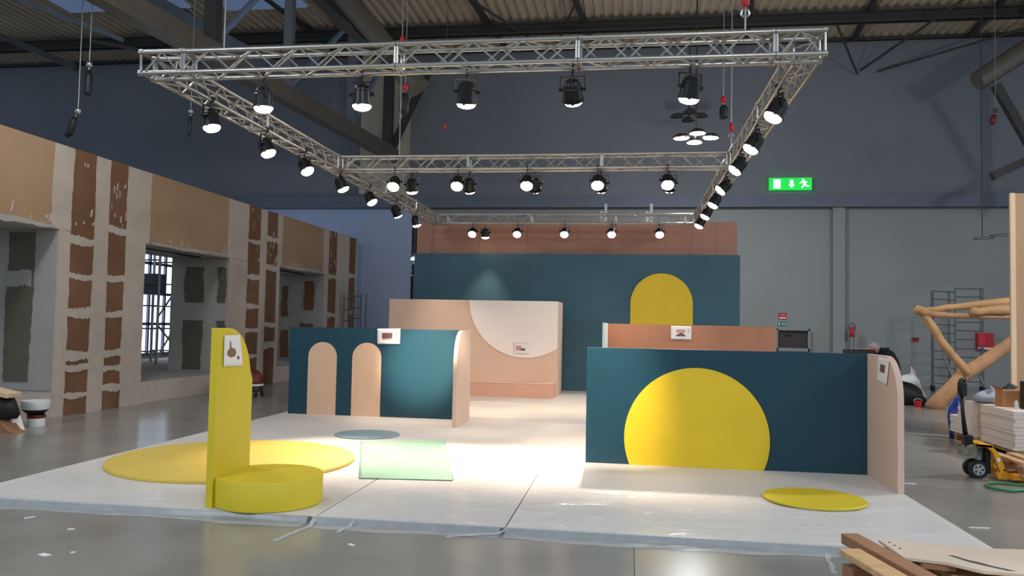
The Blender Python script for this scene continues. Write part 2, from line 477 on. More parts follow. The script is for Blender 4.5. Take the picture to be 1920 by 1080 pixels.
    # tan specks along the lintel edge
sp = MB()
for k in range(80):
    r = rnd.random()
    if r < 0.45:
        o = rnd.choice(((7.95, 11.2), (13.7, 16.6), (19.4, 22.2))); y = rnd.uniform(*o); z = 3.06 + abs(rnd.gauss(0, 0.05))
    else:
        o = rnd.choice(((11.6, 12.1), (12.52, 12.95), (17.58, 18.15), (18.55, 19.1), (22.65, 23.2))); y = rnd.uniform(*o); z = rnd.uniform(3.0, 4.25)
    w, h, s = rnd.uniform(0.01, 0.045), rnd.uniform(0.02, 0.09), rnd.uniform(-0.03, 0.03)
    sp.add([(XW + 0.004, y - w, z - h), (XW + 0.004, y + w * .6, z - h * .8), (XW + 0.004, y + w + s, z + h), (XW + 0.004, y - w * .5 + s, z + h * .9)], [(0, 1, 2, 3)])
tag(sp.build('filler_dabs', 'compound', wlo), kind='stuff')
# far jambs of the three openings: filler over green-brown board
for yj in (11.3, 16.72, 22.33):
    for (x0, x1, z0, z1, mm) in ((-10.29, -8.93, 0.42, 2.94, 'compound_grey'),):
        box('plasterboard', mm, (x0, x1, yj - 0.012, yj, z0, z1), wlo)
def jband(x0, x1, z0, z1, yj, m): band(x0, x1, z0, z1, 0.03, 'y', m, yj - 0.012)
jband(-9.75, -9.3, 0.55, 2.9, 11.3, 'board_green'); jband(-9.78, -9.32, 2.05, 2.3, 11.304 - 0.004, 'compound_grey')
for x0, x1, z0, z1 in ((-9.95, -9.5, 1.95, 2.75), (-9.15, -8.96, 1.95, 2.75), (-9.95, -9.5, 0.45, 1.55), (-9.15, -8.96, 1.3, 1.55)):
    jband(x0, x1, z0, z1, 16.72, 'board_green')
for x0, x1, z0, z1 in ((-9.5, -9.2, 1.9, 2.75), (-10.2, -10.0, 1.7, 2.6), (-10.2, -9.95, 0.5, 1.3), (-9.6, -9.2, 1.2, 1.5)):
    jband(x0, x1, z0, z1, 22.33, 'board_brown')
for y0, y1 in ((13.7, 16.3), (19.4, 21.9)):
    box('track_slot', 'black_plastic', (-9.5, -9.36, y0, y1, 2.925, 2.955), wlo)
# space behind the wall
wi = MB(); wi.box(-14.4, -14.2, 6, 26, 0, 4.3)
wio = wi.build('wall_inner', 'plaster_white'); tag(wio, kind='structure')
pf = box('floor_inner', 'compound', (-14.2, -10.3, 6, 25.8, 0, 0.38)); tag(pf, kind='structure')
w4 = MB()
for y in (21.0, 21.8, 22.6, 23.4): w4.box(-14.2, -14.1, y - 0.04, y + 0.04, 0.5, 4.2)
for z in (0.5, 1.4, 2.3, 3.2, 4.15): w4.box(-14.2, -14.1, 21.0, 23.4, z - 0.04, z + 0.04)
w4o = w4.build('window_4', 'steel_grey'); tag(w4o, kind='structure')
for i, y in enumerate((21.0, 21.8, 22.6)):
    for z in (0.5, 1.4, 2.3, 3.2):
        box('pane', 'window_glow', (-14.19, -14.17, y + 0.04, y + 0.76, z + 0.04, z + 0.88), w4o)
ld = thing('aluminium_tower', (-12.6, 19.6, 0.38), 'aluminium work tower and ladder seen through the middle wall opening', 'scaffold')
for x, y in ((-12.9, 19.25), (-12.9, 20.1), (-12.2, 19.25), (-12.2, 20.1)):
    MB().tube((x, y, 0.38), (x, y, 3.4), 0.035, n=8).build('upright', 'alu', ld)
for z in (0.7, 1.3, 1.9, 2.5, 3.1):
    MB().tube((-12.9, 19.25, z), (-12.2, 19.25, z), 0.022, n=6).build('rung', 'alu', ld)
    MB().tube((-12.9, 20.1, z), (-12.2, 20.1, z), 0.022, n=6).build('rung', 'alu', ld)
for z0, z1 in ((0.5, 1.4), (1.4, 0.8), (1.6, 2.4)):
    MB().tube((-12.2, 19.25, z0), (-12.2, 20.1, z1), 0.025, n=6).build('diagonal', 'alu', ld)
MB().box(-12.75, -12.35, 19.35, 19.8, 2.2, 2.75).build('platform_box', 'steel_grey', ld)

# ------------------------------------------------------------------ stand platform
pl = thing('stand_platform', (-1.6, 12.6, 0), 'low white exhibition stand platform covered with pale sheeting', 'platform')
box('deck', 'platform_side', (-5.72, 2.62, 6.1, 19.25, 0, 0.045), pl)
for x0, x1 in ((-5.72, -2.45), (-2.435, -0.93), (-0.915, 2.62)):
    box('floor_sheet', 'platform_top', (x0, x1, 6.1, 8.35, 0.045, 0.05), pl)
box('floor_sheet', 'platform_top', (-5.72, 2.62, 8.35, 19.25, 0.045, 0.05), pl)
PZ = 0.05
# protective film, three lengths
def sheet(x0, x1, y0, y1, label, amp, seed):
    rn = random.Random(seed)
    rid = [(rn.uniform(x0, x1), rn.uniform(y0, y1), rn.uniform(-0.5, 0.5), rn.uniform(0.3, 1.1), rn.uniform(0.012, 0.03), rn.uniform(0.4, 1)) for _ in range(int(46 * (x1 - x0) / 3))]
    def f(u, v):
        x = x0 + (x1 - x0) * u; y = y0 + (y1 - y0) * v
        z = 0.0
        for cx, cy, ang, ln, wd, hh in rid:
            dx, dy = x - cx, y - cy
            a = dx * math.cos(ang) + dy * math.sin(ang); b = -dx * math.sin(ang) + dy * math.cos(ang)
            if abs(a) < ln and abs(b) < wd * 3:
                z += hh * math.exp(-(b / wd) ** 2) * (1 - (a / ln) ** 2)
        return (x, y, PZ + 0.0015 + amp * min(z, 1.3))
    o = MB().grid(f, int((x1 - x0) * 34), int((y1 - y0) * 60)).build('protective_film', 'film_thin', smooth=True)
    return tag(o, label, 'plastic film', 'clear film laid on the platform')
sheet(-0.9, 2.55, 6.13, 7.75, 'wrinkled clear plastic film on the platform in front of the right teal wall', 0.016, 2)
sheet(-2.42, -0.94, 6.13, 7.9, 'clear plastic film between the two platform seams', 0.004, 5)
sheet(-5.6, -2.46, 6.13, 7.2, 'clear plastic film at the left front of the platform under the yellow seat', 0.002, 9)
def hem(x0, x1, label, seed):
    rn = random.Random(seed)
    ph = [rn.uniform(0, 6) for _ in range(6)]
    def f(u, v):
        x = x0 + (x1 - x0) * u
        w = 0.5 + 0.25 * math.sin(x * 2.1 + ph[0]) + 0.18 * math.sin(x * 5.3 + ph[1]) + 0.1 * math.sin(x * 13 + ph[2])
        out = 0.07 + 0.10 * max(0, w)
        s = v
        if s < 0.25: return (x, 6.13 - 0.05 * s / 0.25, PZ + 0.003)
        if s < 0.55:
            t = (s - 0.25) / 0.3
            return (x, 6.08 - 0.03 * t + 0.004 * math.sin(x * 6 + ph[3]), PZ + 0.003 - (PZ - 0.006) * t)
        t = (s - 0.55) / 0.45
        return (x, 6.05 - out * t, 0.006 + 0.012 * abs(math.sin(x * 9 + ph[4] + 2 * t)) * math.sin(math.pi * t))
    o = MB().grid(f, int((x1 - x0) * 40), 16).build('film_hem', 'film_milky', smooth=True)
    return tag(o, label, 'plastic film', 'film hanging over the platform edge')
hem(-5.7, -2.5, 'milky film hem over the platform front edge left of the yellow seat seam', 1)
hem(-2.46, -0.96, 'milky film hem over the platform front edge between the two seams', 2)
hem(-0.92, 2.6, 'milky film hem over the platform front edge below the small yellow disc', 3)
rn = random.Random(11)
def strand(pts, w, label):
    m = MB(); P = []
    for k in range(len(pts) - 1):
        for t in (0, .25, .5, .75):
            p = Vector(pts[k]).lerp(Vector(pts[k + 1]), t); P.append(p + Vector((rn.uniform(-.012, .012), rn.uniform(-.012, .012), abs(rn.gauss(0, .01)))))
    P.append(Vector(pts[-1]))
    m.path(P, [w * rn.uniform(.6, 1.2) for _ in P], n=6)
    o = m.build('torn_film', 'film_milky', smooth=True); o.scale.z = 0.5
    tag(o, label, 'plastic film', 'torn scraps of film')
strand([(-2.44, 6.12, .06), (-2.43, 6.0, .03), (-2.46, 5.82, .015), (-2.52, 5.52, .015)], .022, 'torn film strip trailing onto the floor at the seam beside the round seat')
strand([(-2.12, 6.12, .06), (-2.12, 6.0, .03), (-2.16, 5.83, .014)], .016, 'short torn film tuft on the front edge right of the round seat')
strand([(-1.33, 5.86, .014), (-1.12, 5.98, .02), (-.95, 6.02, .03), (-.92, 6.1, .06)], .014, 'torn film strip at the foot of the right-hand platform seam')
strand([(1.42, 6.02, .02), (1.38, 5.85, .014), (1.36, 5.6, .012)], .02, 'torn film tail near the foreground pallets, left of two')
strand([(1.50, 6.02, .02), (1.56, 5.85, .014), (1.60, 5.66, .012)], .02, 'torn film tail near the foreground pallets, right of two')

# discs and sheet lying on the platform
def disc(name, m, c, r, h, z, label, cat='disc', parent=None, n=72):
    mb = MB(); b = min(0.006, h * 0.3)
    mb.lathe([(r - b, z), (r, z + b), (r, z + h - b), (r - b, z + h)], (c[0], c[1], 0), n)
    o = mb.build(name, m, parent, auto=True)
    if not parent: tag(o, label, cat)
    return o
disc('floor_disc', 'yellow_floor', (-4.26, 8.27), 1.29, 0.035, PZ, 'very large yellow round board lying flat behind the yellow seat')
disc('floor_disc', 'blue_disc', (-3.53, 10.57), 0.44, 0.015, PZ, 'grey-blue round board lying flat before the two arches')
disc('floor_disc', 'yellow_seat', (1.68, 7.67), 0.45, 0.022, PZ + 0.008, 'small yellow round board lying flat at the right front of the platform')
mb = MB()
def gf(u, v):
    q = [Vector((-2.62, 7.62)), Vector((-1.70, 7.74)), Vector((-2.36, 10.25)), Vector((-3.42, 9.98))]
    p = q[0].lerp(q[1], u).lerp(q[3].lerp(q[2], u), v)
    return (p.x + .01 * math.sin(v * 20) * (u > .5), p.y, PZ + 0.009 + 0.003 * math.sin(u * 9) * math.sin(v * 13))
mb.grid(gf, 30, 40)
o = mb.build('green_sheet', 'green_sheet', smooth=True); o.modifiers.new('thick', 'SOLIDIFY').thickness = 0.002
tag(o, 'pale green square sheet lying flat in the middle of the platform', 'sheet')

# ------------------------------------------------------------------ yellow seat
st = thing('yellow_seat', (-3.0, 6.5, PZ), 'yellow seat with tall half-arched back board and round drum base', 'seat')
poly = [(6.16, PZ), (6.80, PZ), (6.80, 1.06)] + arc(6.36, 1.06, 0.40, 0.46, 12, 90, 18) + [(6.16, 1.52)]
MB().prism(poly, 'x', -3.42, -3.36).build('back_board', 'yellow_seat', st, bevel=0.004)
mb = MB(); mb.lathe([(0.44, PZ), (0.45, PZ + 0.01), (0.45, 0.28), (0.442, 0.29)], (-3.03, 6.50, 0), 72)
mb.build('seat_drum', 'yellow_seat', st, auto=True)
def paper_pts(name, pts, label, prints, nrm):
    # pts: 4 corners (bottom-left, bottom-right, top-right, top-left) of a slightly curled sheet
    q = [Vector(p) for p in pts]; n = Vector(nrm).normalized()
    def f(u, v, d=0.0): return q[0].lerp(q[1], u).lerp(q[3].lerp(q[2], u), v) + n * (0.006 + 0.012 * (1 - v) * (u - 0.3) ** 2 + d)
    mb = MB(); mb.grid(lambda u, v: f(u, v), 8, 8)
    o = mb.build(name, 'paper', smooth=True)
    o.modifiers.new('thick', 'SOLIDIFY').thickness = 0.0015
    tag(o, label, 'paper')
    for pn, pm, poly in prints:
        b = MB(); k = len(poly)
        vs = [f(u, v, 0.0025) for u, v in poly] + [f(u, v, 0.0012) for u, v in poly]
        b.add(vs, [tuple(range(k))] + [(i, k + i, k + (i + 1) % k, (i + 1) % k) for i in range(k)])
        b.build(pn, pm, o)
    return o
def rectp(u0, u1, v0, v1): return [(u0, v0), (u1, v0), (u1, v1), (u0, v1)]
gourd = [(0.34, .95 - .14), (0.40, .80), (0.42, .60), (.62, .56), (.66, .50), (.68, .40), (.58, .31), (.42, .28), (.26, .31), (.17, .40), (.20, .50), (.32, .57)]
gourd = [(u, v) for u, v in gourd]
paper_pts('picture_sheet', [(-3.358, 6.25, 1.2), (-3.358, 6.58, 1.19), (-3.358, 6.52, 1.465), (-3.358, 6.25, 1.46)], 'white sheet showing a brown bottle, taped to the yellow seat back',
          [('bottle_print', 'ink_brown', gourd), ('stopper_print', 'ink_dark', [(.78 + .07 * math.cos(a * .628), .27 + .06 * math.sin(a * .628)) for a in range(10)])], (1, 0, 0))

# ------------------------------------------------------------------ left teal partition
lt = thing('teal_partition', (-4.1, 12.6, PZ), 'low teal partition with two peach arch panels and a curved end wing', 'partition')
box('panel', 'teal', (-5.6, -2.6, 12.63, 12.69, PZ, 1.487), lt)
def archp(x0, x1, z1, y0, y1, m, par, name='arch_panel', z0=PZ):
    r = (x1 - x0) / 2
    MB().prism([(x0, z0)] + [(x1, z0)] + arc((x0 + x1) / 2, z1 - r, r, r, 0, 180, 28), 'y', y0, y1).build(name, m, par)
archp(-5.265, -4.775, 1.245, 12.612, 12.63, 'peach', lt)
archp(-4.505, -4.015, 1.25, 12.612, 12.63, 'peach', lt)
MB().prism([(12.69, PZ), (12.69, 1.487)] + arc(12.08, 0.99, 0.40, 0.497, 90, 180, 18) + [(11.68, PZ)], 'x', -2.6, -2.54).build('end_wing', 'pink_beige', lt, bevel=0.003)
paper_pts('picture_sheet', [(-4.08, 12.608, 1.235), (-3.70, 12.608, 1.245), (-3.70, 12.608, 1.495), (-4.09, 12.608, 1.485)], 'printed sheet taped to the top of the left teal partition',
          [('photo_print', 'ink_dark', rectp(.2, .66, .36, .72)), ('photo_print', 'ink_pink', rectp(.3, .5, .42, .64)), ('shadow_print', 'ink_pink', rectp(.22, .62, .26, .36)), ('caption_print', 'ink_grey', rectp(.8, .88, .7, .74)), ('caption_print', 'ink_grey', rectp(.8, .88, .6, .64)), ('caption_print', 'ink_grey', rectp(.8, .88, .5, .54))], (0, -1, 0))

# ------------------------------------------------------------------ right teal partition
rtp = thing('teal_partition', (1.05, 9.16, PZ), 'low teal partition with one big yellow disc and a pink curved wing', 'partition')
box('panel', 'teal', (-0.48, 2.56, 9.165, 9.225, PZ, 1.355), rtp)
cx, cz, rr = 0.745, 0.36, 0.793
a0 = math.degrees(math.asin((PZ - cz) / rr))
MB().prism([(cx + rr * math.cos(R(t)), max(PZ, cz + rr * math.sin(R(t)))) for t in [a0 - 4 + (180 - 2 * a0 + 8) * i / 60 for i in range(61)]], 'y', 9.14, 9.165).build('sun_disc', 'yellow', rtp)
MB().prism([(9.225, PZ), (9.225, 1.355)] + arc(8.60, 0.92, 0.42, 0.435, 90, 180, 18) + [(8.18, PZ)], 'x', 2.56, 2.62).build('end_wing', 'pink_beige', rtp, bevel=0.003)
paper_pts('picture_sheet', [(2.556, 8.82, 1.09), (2.556, 8.47, 1.06), (2.556, 8.40, 1.33), (2.556, 8.76, 1.345)], 'curled printed sheet taped to the pink wing of the right teal partition',
          [('photo_print', 'ink_dark', rectp(.28, .72, .42, .72))], (-1, 0, 0))

# ------------------------------------------------------------------ peach-orange counter wall behind it
oc = thing('counter_wall', (1.0, 13.4, PZ), 'peach-orange counter wall with a pale left wing behind the right teal partition', 'counter')
box('panel', 'orange', (-0.36, 2.34, 13.4, 13.46, PZ, 1.645), oc)
box('end_wing', 'disc_white', (-0.40, -0.36, 12.9, 13.46, PZ, 1.65), oc)
box('wing_trim', 'pale_blue', (-0.425, -0.40, 12.6, 13.46, PZ, 1.655), oc)
box('side_panel', 'orange', (2.28, 2.34, 13.46, 14.3, PZ, 1.64), oc)
paper_pts('picture_sheet', [(0.67, 13.39, 1.405), (1.0, 13.39, 1.405), (1.0, 13.39, 1.625), (0.67, 13.39, 1.63)], 'printed sheet taped to the peach-orange counter wall',
          [('photo_print', 'ink_pink', rectp(.26, .70, .5, .74)), ('photo_print', 'ink_dark', [(.2, .24), (.75, .24), (.62, .44), (.5, .5), (.38, .44)]), ('caption_print', 'ink_grey', rectp(.82, .92, .72, .76)), ('caption_print', 'ink_grey', rectp(.82, .9, .62, .66)), ('caption_print', 'ink_grey', rectp(.82, .9, .52, .56))], (0, -1, 0))

# ------------------------------------------------------------------ beige box
bb = thing('display_box', (-3.4, 17.4, PZ), 'tall beige box with a cut white disc and a low bench along its front', 'display')
box('body', 'box_beige', (-5.32, -1.54, 17.2, 18.4, PZ, 2.115), bb, bevel=0.004)
cpts = [(-1.54, 2.10), (-3.48, 2.10)]
rr = 1.24; cx, cz = -2.25, 2.12
cpts = [p for p in arc(cx, cz, rr, rr, 180, 360, 64) if p[0] <= -1.54 and p[1] < 2.112]
cpts = [(cx - rr, 2.112)] + cpts + [(-1.54, cz - math.sqrt(rr * rr - (-1.54 - cx) ** 2)), (-1.54, 2.112)]
MB().prism(cpts, 'y', 17.175, 17.2).build('white_disc', 'disc_white', bb)
box('bench', 'bench', (-5.2, -1.58, 16.8, 17.2, PZ, 0.35), bb)
box('bench_top', 'box_beige', (-5.2, -1.575, 16.79, 17.2, 0.35, 0.375), bb)
paper_pts('picture_sheet', [(-2.49, 17.17, .965), (-2.15, 17.17, .965), (-2.15, 17.17, 1.2), (-2.49, 17.17, 1.2)], 'printed sheet taped to the white disc of the beige box',
          [('photo_print', 'ink_pink', rectp(.14, .5, .3, .74)), ('photo_print', 'ink_dark', rectp(.4, .74, .3, .5))], (0, -1, 0))

# ------------------------------------------------------------------ rear walls of the stand
bt = thing('teal_rear_wall', (-1.4, 19.0, PZ), 'wide teal rear wall of the stand with a yellow arch panel', 'partition')
for x0, x1 in ((-5.285, -4.87), (-4.87, -2.4), (-2.4, 0.06), (0.06, 2.517)):
    box('panel', 'teal_back', (x0 + .002, x1 - .002, 19.04, 19.12, PZ, 3.31), bt)
archp(0.005, 1.448, 2.865, 19.01, 19.04, 'yellow', bt)
br = thing('brown_rear_wall', (-1.4, 19.32, 0), 'taller pinkish-brown board wall showing above the teal rear wall', 'partition')
bx = [-5.295, -4.9, -3.7, -2.5, -1.3, -0.1, 1.42, 2.0, 2.478]
for i in range(8):
    box('board', 'brown_wall', (bx[i] + .003, bx[i + 1] - .003, 19.28, 19.34, 0.0, 4.12), br)
ap = None
for k, (x, lab) in enumerate(((-0.66, 'left'), (0.45, 'right'))):
    t = thing('aluminium_mast', (x, 19.7, 0), 'pair of short perforated aluminium posts rising behind the back truss, %s of two' % lab, 'post', 'aluminium posts behind the rear wall')
    MB().box(x - 0.10, x - 0.03, 19.6, 19.67, 0, 4.42).build('post', 'alu', t)
    MB().box(x, x + 0.07, 19.68, 19.75, 0, 4.62).build('post', 'alu', t)
    MB().box(x - 0.14, x + 0.12, 19.55, 19.8, 0, 0.02).build('base_plate', 'alu', t)
tw = thing('dark_tower', (-5.37, 19.5, 0), 'narrow dark ladder tower with a bright work light left of the rear wall', 'tower')
for x in (-5.47, -5.36):
    MB().tube((x, 19.5, 0), (x, 19.5, 4.3), 0.02, n=8).build('upright', 'black_metal', tw)
box('mesh_infill', 'black_plastic', (-5.46, -5.37, 19.51, 19.53, 0, 4.3), tw)
for k in range(20):
    MB().tube((-5.47, 19.5, 0.3 + k * 0.2), (-5.36, 19.5, 0.3 + k * 0.2), 0.008, n=6).build('rung', 'steel_grey', tw)
wl_ = MB(); wl_.lathe([(0.075, 0), (0.07, 0.03), (0.045, 0.065), (0.01, 0.08)], (-5.41, 19.44, 3.17), 20)
wl_.build('work_light', 'led', tw, smooth=True)
m = MB(); m.box(-5.46, -5.44, 19.4, 19.47, 2.78, 3.1); m.box(-5.38, -5.36, 19.4, 19.47, 2.78, 3.1); m.box(-5.46, -5.36, 19.4, 19.47, 3.06, 3.12); m.box(-5.46, -5.36, 19.4, 19.47, 2.76, 2.79)
m.build('lamp_bracket', 'steel_blue', tw)

# ------------------------------------------------------------------ lighting truss
S = 0.21; ZB, ZT = 3.963, 4.167; RC = 0.021; RB = 0.0088
TR = thing('lighting_truss', (-1.55, 12.7, ZB), 'silver aluminium box truss frame with a middle crossbar hung above the stand', 'truss')
def sect(axis, c0, c1, side):
    # axis 'x': runs c0..c1 in X at Y centre `side`; axis 'y': runs in Y at X centre `side`
    def P(a, s, z):
        return (a, side + s, z) if axis == 'x' else (side + s, a, z)
    h = S / 2; g = 0.012
    def frame(a):
        e = MB()
        for s in (-h, h): e.tube(P(a, s, ZB), P(a, s, ZT), 0.013, n=8)
        for z in (ZB, ZT): e.tube(P(a, -h, z), P(a, h, z), 0.013, n=8)
        for s in (-h, h):
            for z in (ZB, ZT): e.tube(P(a - 0.02, s, z), P(a + 0.02, s, z), 0.027, n=10)
        return e
    so = frame(c0 + g).build('truss_section', 'alu', TR, auto=True)
    frame(c1 - g).build('end_frame', 'alu', so, auto=True)
    for s in (-h, h):
        for z in (ZB, ZT):
            MB().tube(P(c0, s, z), P(c1, s, z), RC, n=10).build('chord', 'alu', so, auto=True)
    n = max(2, int(round((c1 - c0 - 0.08) / 0.215)))
    st_ = (c1 - c0 - 0.08) / n
    for f in range(4):
        mb = MB(); pts = []
        for k in range(n + 1):
            a = c0 + 0.04 + k * st_
            odd = (k + (f >= 2)) % 2
            if f == 0: p = P(a, -h, ZT if odd else ZB)
            elif f == 1: p = P(a, h, ZB if odd else ZT)
            elif f == 2: p = P(a, h if odd else -h, ZT)
            else: p = P(a, -h if odd else h, ZB)
            pts.append(p)
        for k in range(n):
            mb.tube(pts[k], pts[k + 1], RB, n=6)
        mb.build('lattice', 'alu_brace', so)
XL, XR = -4.62, 1.51
YF, YM, YB = 7.12, 11.95, 18.42
for c0, c1 in ((-4.74, -4.29), (-4.29, -2.17), (-2.17, -0.49), (-0.49, 1.21), (1.21, 1.63)):
    sect('x', c0, c1, YF)
for c0, c1 in ((-4.49, -2.48), (-2.48, -0.45), (-0.45, 1.38)):
    sect('x', c0, c1, YM)
for c0, c1 in ((-4.74, -4.29), (-4.29, -2.3), (-2.3, -0.35), (-0.35, 1.21), (1.21, 1.63)):
    sect('x', c0, c1, YB)
for side in (XL, XR):
    for c0, c1 in ((7.25, 9.3), (9.3, 11.75), (11.75, 12.15), (12.15, 14.2), (14.2, 16.3), (16.3, 18.29)):
        sect('y', c0, c1, side)

# ------------------------------------------------------------------ par cans
def meshes_par():
    M = {}
    b = MB()                       # can along +Z = backwards, lens towards -Z, pivot at origin
    b.lathe([(0.084, -0.10), (0.088, -0.095), (0.088, 0.02), (0.080, 0.03), (0.080, 0.05), (0.074, 0.055), (0.058, 0.085), (0.03, 0.10)], n=24)
    M['can'] = b.mesh('can', 'black_metal'); 
    r = MB()
    for k in range(2):
        pass
    n = 24; prof = [(0.090, -0.108), (0.102, -0.108), (0.102, -0.085), (0.090, -0.085)]
    vs = [(p[0] * math.cos(2 * math.pi * i / n), p[0] * math.sin(2 * math.pi * i / n), p[1]) for p in prof for i in range(n)]
    fs = [(k * n + i, k * n + (i + 1) % n, ((k + 1) % 4) * n + (i + 1) % n, ((k + 1) % 4) * n + i) for k in range(4) for i in range(n)]
    r.add(vs, fs); r.box(-0.012, 0.012, 0.08, 0.105, -0.118, -0.09); r.box(-0.012, 0.012, -0.105, -0.08, -0.118, -0.09)
    M['gel_frame'] = r.mesh('gel_frame', 'black_metal')
    l = MB(); l.lathe([(0.090, -0.102), (0.088, -0.118), (0.07, -0.14), (0.035, -0.152), (0.005, -0.155)], n=24)
    M['lens'] = l.mesh('lens', 'par_lens', True)
    y = MB(); y.box(-0.115, -0.109, -0.012, 0.012, -0.02, 0.12); y.box(0.109, 0.115, -0.012, 0.012, -0.02, 0.12); y.box(-0.115, 0.115, -0.012, 0.012, 0.115, 0.122)
    y.tube((-0.125, 0, 0), (-0.085, 0, 0), 0.018, n=10); y.tube((0.125, 0, 0), (0.085, 0, 0), 0.018, n=10)
    M['yoke'] = y.mesh('yoke', 'black_metal')
    c = MB(); c.tube((0, 0, 0.12), (0, 0, 0.178), 0.009, n=8)
    c.path([(0.024 * math.cos(t) * 1.15, 0, 0.2 + 0.026 * math.sin(t) * 1.15) for t in [R(-60 + 30 * k) for k in range(9)]], 0.011, n=6)
    M['clamp'] = c.mesh('clamp', 'black_metal')
    return M
PM = meshes_par()
def par(lens, aim, label, group, hang, power=1.0, cone=62, can=None):
    aim = Vector(aim).normalized()
    piv = Vector((lens[0], lens[1], 3.963 - 0.2))
    az = math.atan2(aim.y, aim.x) - math.pi / 2
    t = thing('par_can', (piv.x, piv.y, piv.z), label, 'spotlight', group)
    q = Vector((0, 0, -1)).rotation_difference(aim)
    ca = Vector(can).normalized() if can else aim
    qc = Vector((0, 0, -1)).rotation_difference(ca)
    for k in ('can', 'gel_frame', 'lens'):
        o = bpy.data.objects.new(k, PM[k]); link(o); o.parent = t
        o.rotation_mode = 'QUATERNION'; o.rotation_quaternion = qc
    for k in ('yoke', 'clamp'):
        o = bpy.data.objects.new(k, PM[k]); link(o); o.parent = t
        o.rotation_euler = (0, 0, az if k == 'yoke' else (0 if hang == 'y' else math.pi / 2))
    L = bpy.data.lights.new('par_beam', 'SPOT')
    L.energy = SPOT_W * power; L.color = (1.0, 0.80, 0.62); L.spot_size = R(cone); L.spot_blend = 0.9; L.shadow_soft_size = 0.07
    lo = bpy.data.objects.new('par_beam', L); link(lo); lo.parent = t
    lo.location = ca * 0.18 + aim * 0.02
    lo.rotation_mode = 'QUATERNION'; lo.rotation_quaternion = q
    return t
ORD = ['first', 'second', 'third', 'fourth', 'fifth', 'sixth', 'seventh', 'eighth']
FT = ((0.04, 0.03), (0.0, 0.05), (0.0, 0.12), (0.05, 0.74), (-0.12, 0.22))
for k, x in enumerate((-3.56, -2.56, -1.54, -0.55, 0.51)):
    aim = (FT[k][0], FT[k][1], -1.0) if k != 2 else (-1.72, 5.4, -2.6)
    par((x, 7.225), aim, 'black par can on the front truss, %s from the left' % ORD[k], 'par cans on the front truss', 'x', (0.25, 0.2, 60.0, 10.0, 0.3)[k], (60, 60, 15, 34, 60)[k], can=(-0.08, 0.3, -1.0) if k == 2 else None)
for k, (y, tx) in enumerate(((7.95, .22), (9.27, .45), (10.47, .6), (11.87, .45), (13.27, .62), (14.86, .3), (16.3, .2))):
    par((-4.515, y), (tx, (-0.05, -0.05, -0.2, 0.1, -0.1, 0.6, 0.2)[k], -1.0), 'black par can on the left side truss, %s from the front' % ORD[k], 'par cans on the left side truss', 'y', (0.1, 0.25, 1.2, 1.3, 0.9, 0.7, 0.7)[k], 60)
for k, (y, tx) in enumerate(((7.98, .55), (9.4, .6), (10.7, .8), (12.3, 1.0), (13.68, .55), (15.1, .55), (16.48, .5))):
    par((1.405, y), (-tx, -0.1, -1.0), 'black par can on the right side truss, %s from the front' % ORD[k], 'par cans on the right side truss', 'y', (0.2, 0.35, 0.6, 1.3, 0.8, 0.8, 0.7)[k], 60)
for k, x in enumerate((-3.63, -2.63, -1.56, -0.50, 0.52)):
    par((x, 11.835), (0.0, -0.76, -1.0), 'par can shining forwards from the middle truss, %s from the left' % ORD[k], 'par cans shining forwards on the middle truss', 'x', 10.5, 35)
for k, (x, ty) in enumerate(((-3.42, .28), (-2.50, .7), (-1.47, 1.2), (-0.46, 1.0), (0.56, 1.0))):
    par((x, 12.07), (0.0, ty, -1.0), 'par can shining backwards from the middle truss, %s from the left' % ORD[k], 'par cans shining backwards on the middle truss', 'x', (2.0, 1.4, 1.7, 1.2, 1.0)[k], 60)
for k, x in enumerate((-3.68, -2.62, -1.52, -0.44, 0.64)):
    par((x, 18.315), (0.0, -1.0, -1.0), 'par can shining forwards from the back truss, %s from the left' % ORD[k], 'par cans on the back truss', 'x', 1.0, 56)
par((-3.42, 18.525), (0.0, 0.12, -1.0), 'par can pointing straight down on the back truss beside the first forward lamp', 'par cans on the back truss', 'x', 1.2)

# ------------------------------------------------------------------ chains, hoists
def chain_line(p0, p1, label, hook=True, ring=None):
    t = thing('hoist_chain', (p0[0], p0[1], min(p0[2], p1[2])), label, 'chain', 'hoist chains holding the truss')
    MB().tube(p0, p1, 0.009, n=6).build('chain', 'chain', t)
    z = ring or p1[2] * 0.4 + p0[2] * 0.6
    mb = MB(); mb.path([(p0[0] + 0.035 * math.cos(a), p0[1], z + 0.035 * math.sin(a)) for a in [2 * math.pi * i / 12 for i in range(13)]], 0.011, n=6)
    mb.build('shackle', 'alu', t)
    mb = MB(); mb.lathe([(0.012, 0), (0.035, 0.02), (0.035, 0.12), (0.012, 0.15)], (p0[0], p0[1], z + 0.05), 12)
    mb.build('hook_block', 'red', t, smooth=True)
chain_line((-3.93, 7.12, 4.18), (-3.93, 7.12, 10.5), 'hoist chain holding the front truss at its left end', ring=4.75)
chain_line((0.97, 7.12, 4.18), (0.97, 7.12, 10.5), 'hoist chain with steel ring holding the front truss at its right end', ring=4.38)
chain_line((-3.6, 11.95, 4.18), (-3.6, 11.95, 10.5), 'hoist chain holding the middle truss behind the front truss, left', ring=5.9)
chain_line((1.47, 12.2, 4.18), (1.47, 12.2, 10.5), 'hoist chain holding the right side truss by the middle truss', ring=4.5)
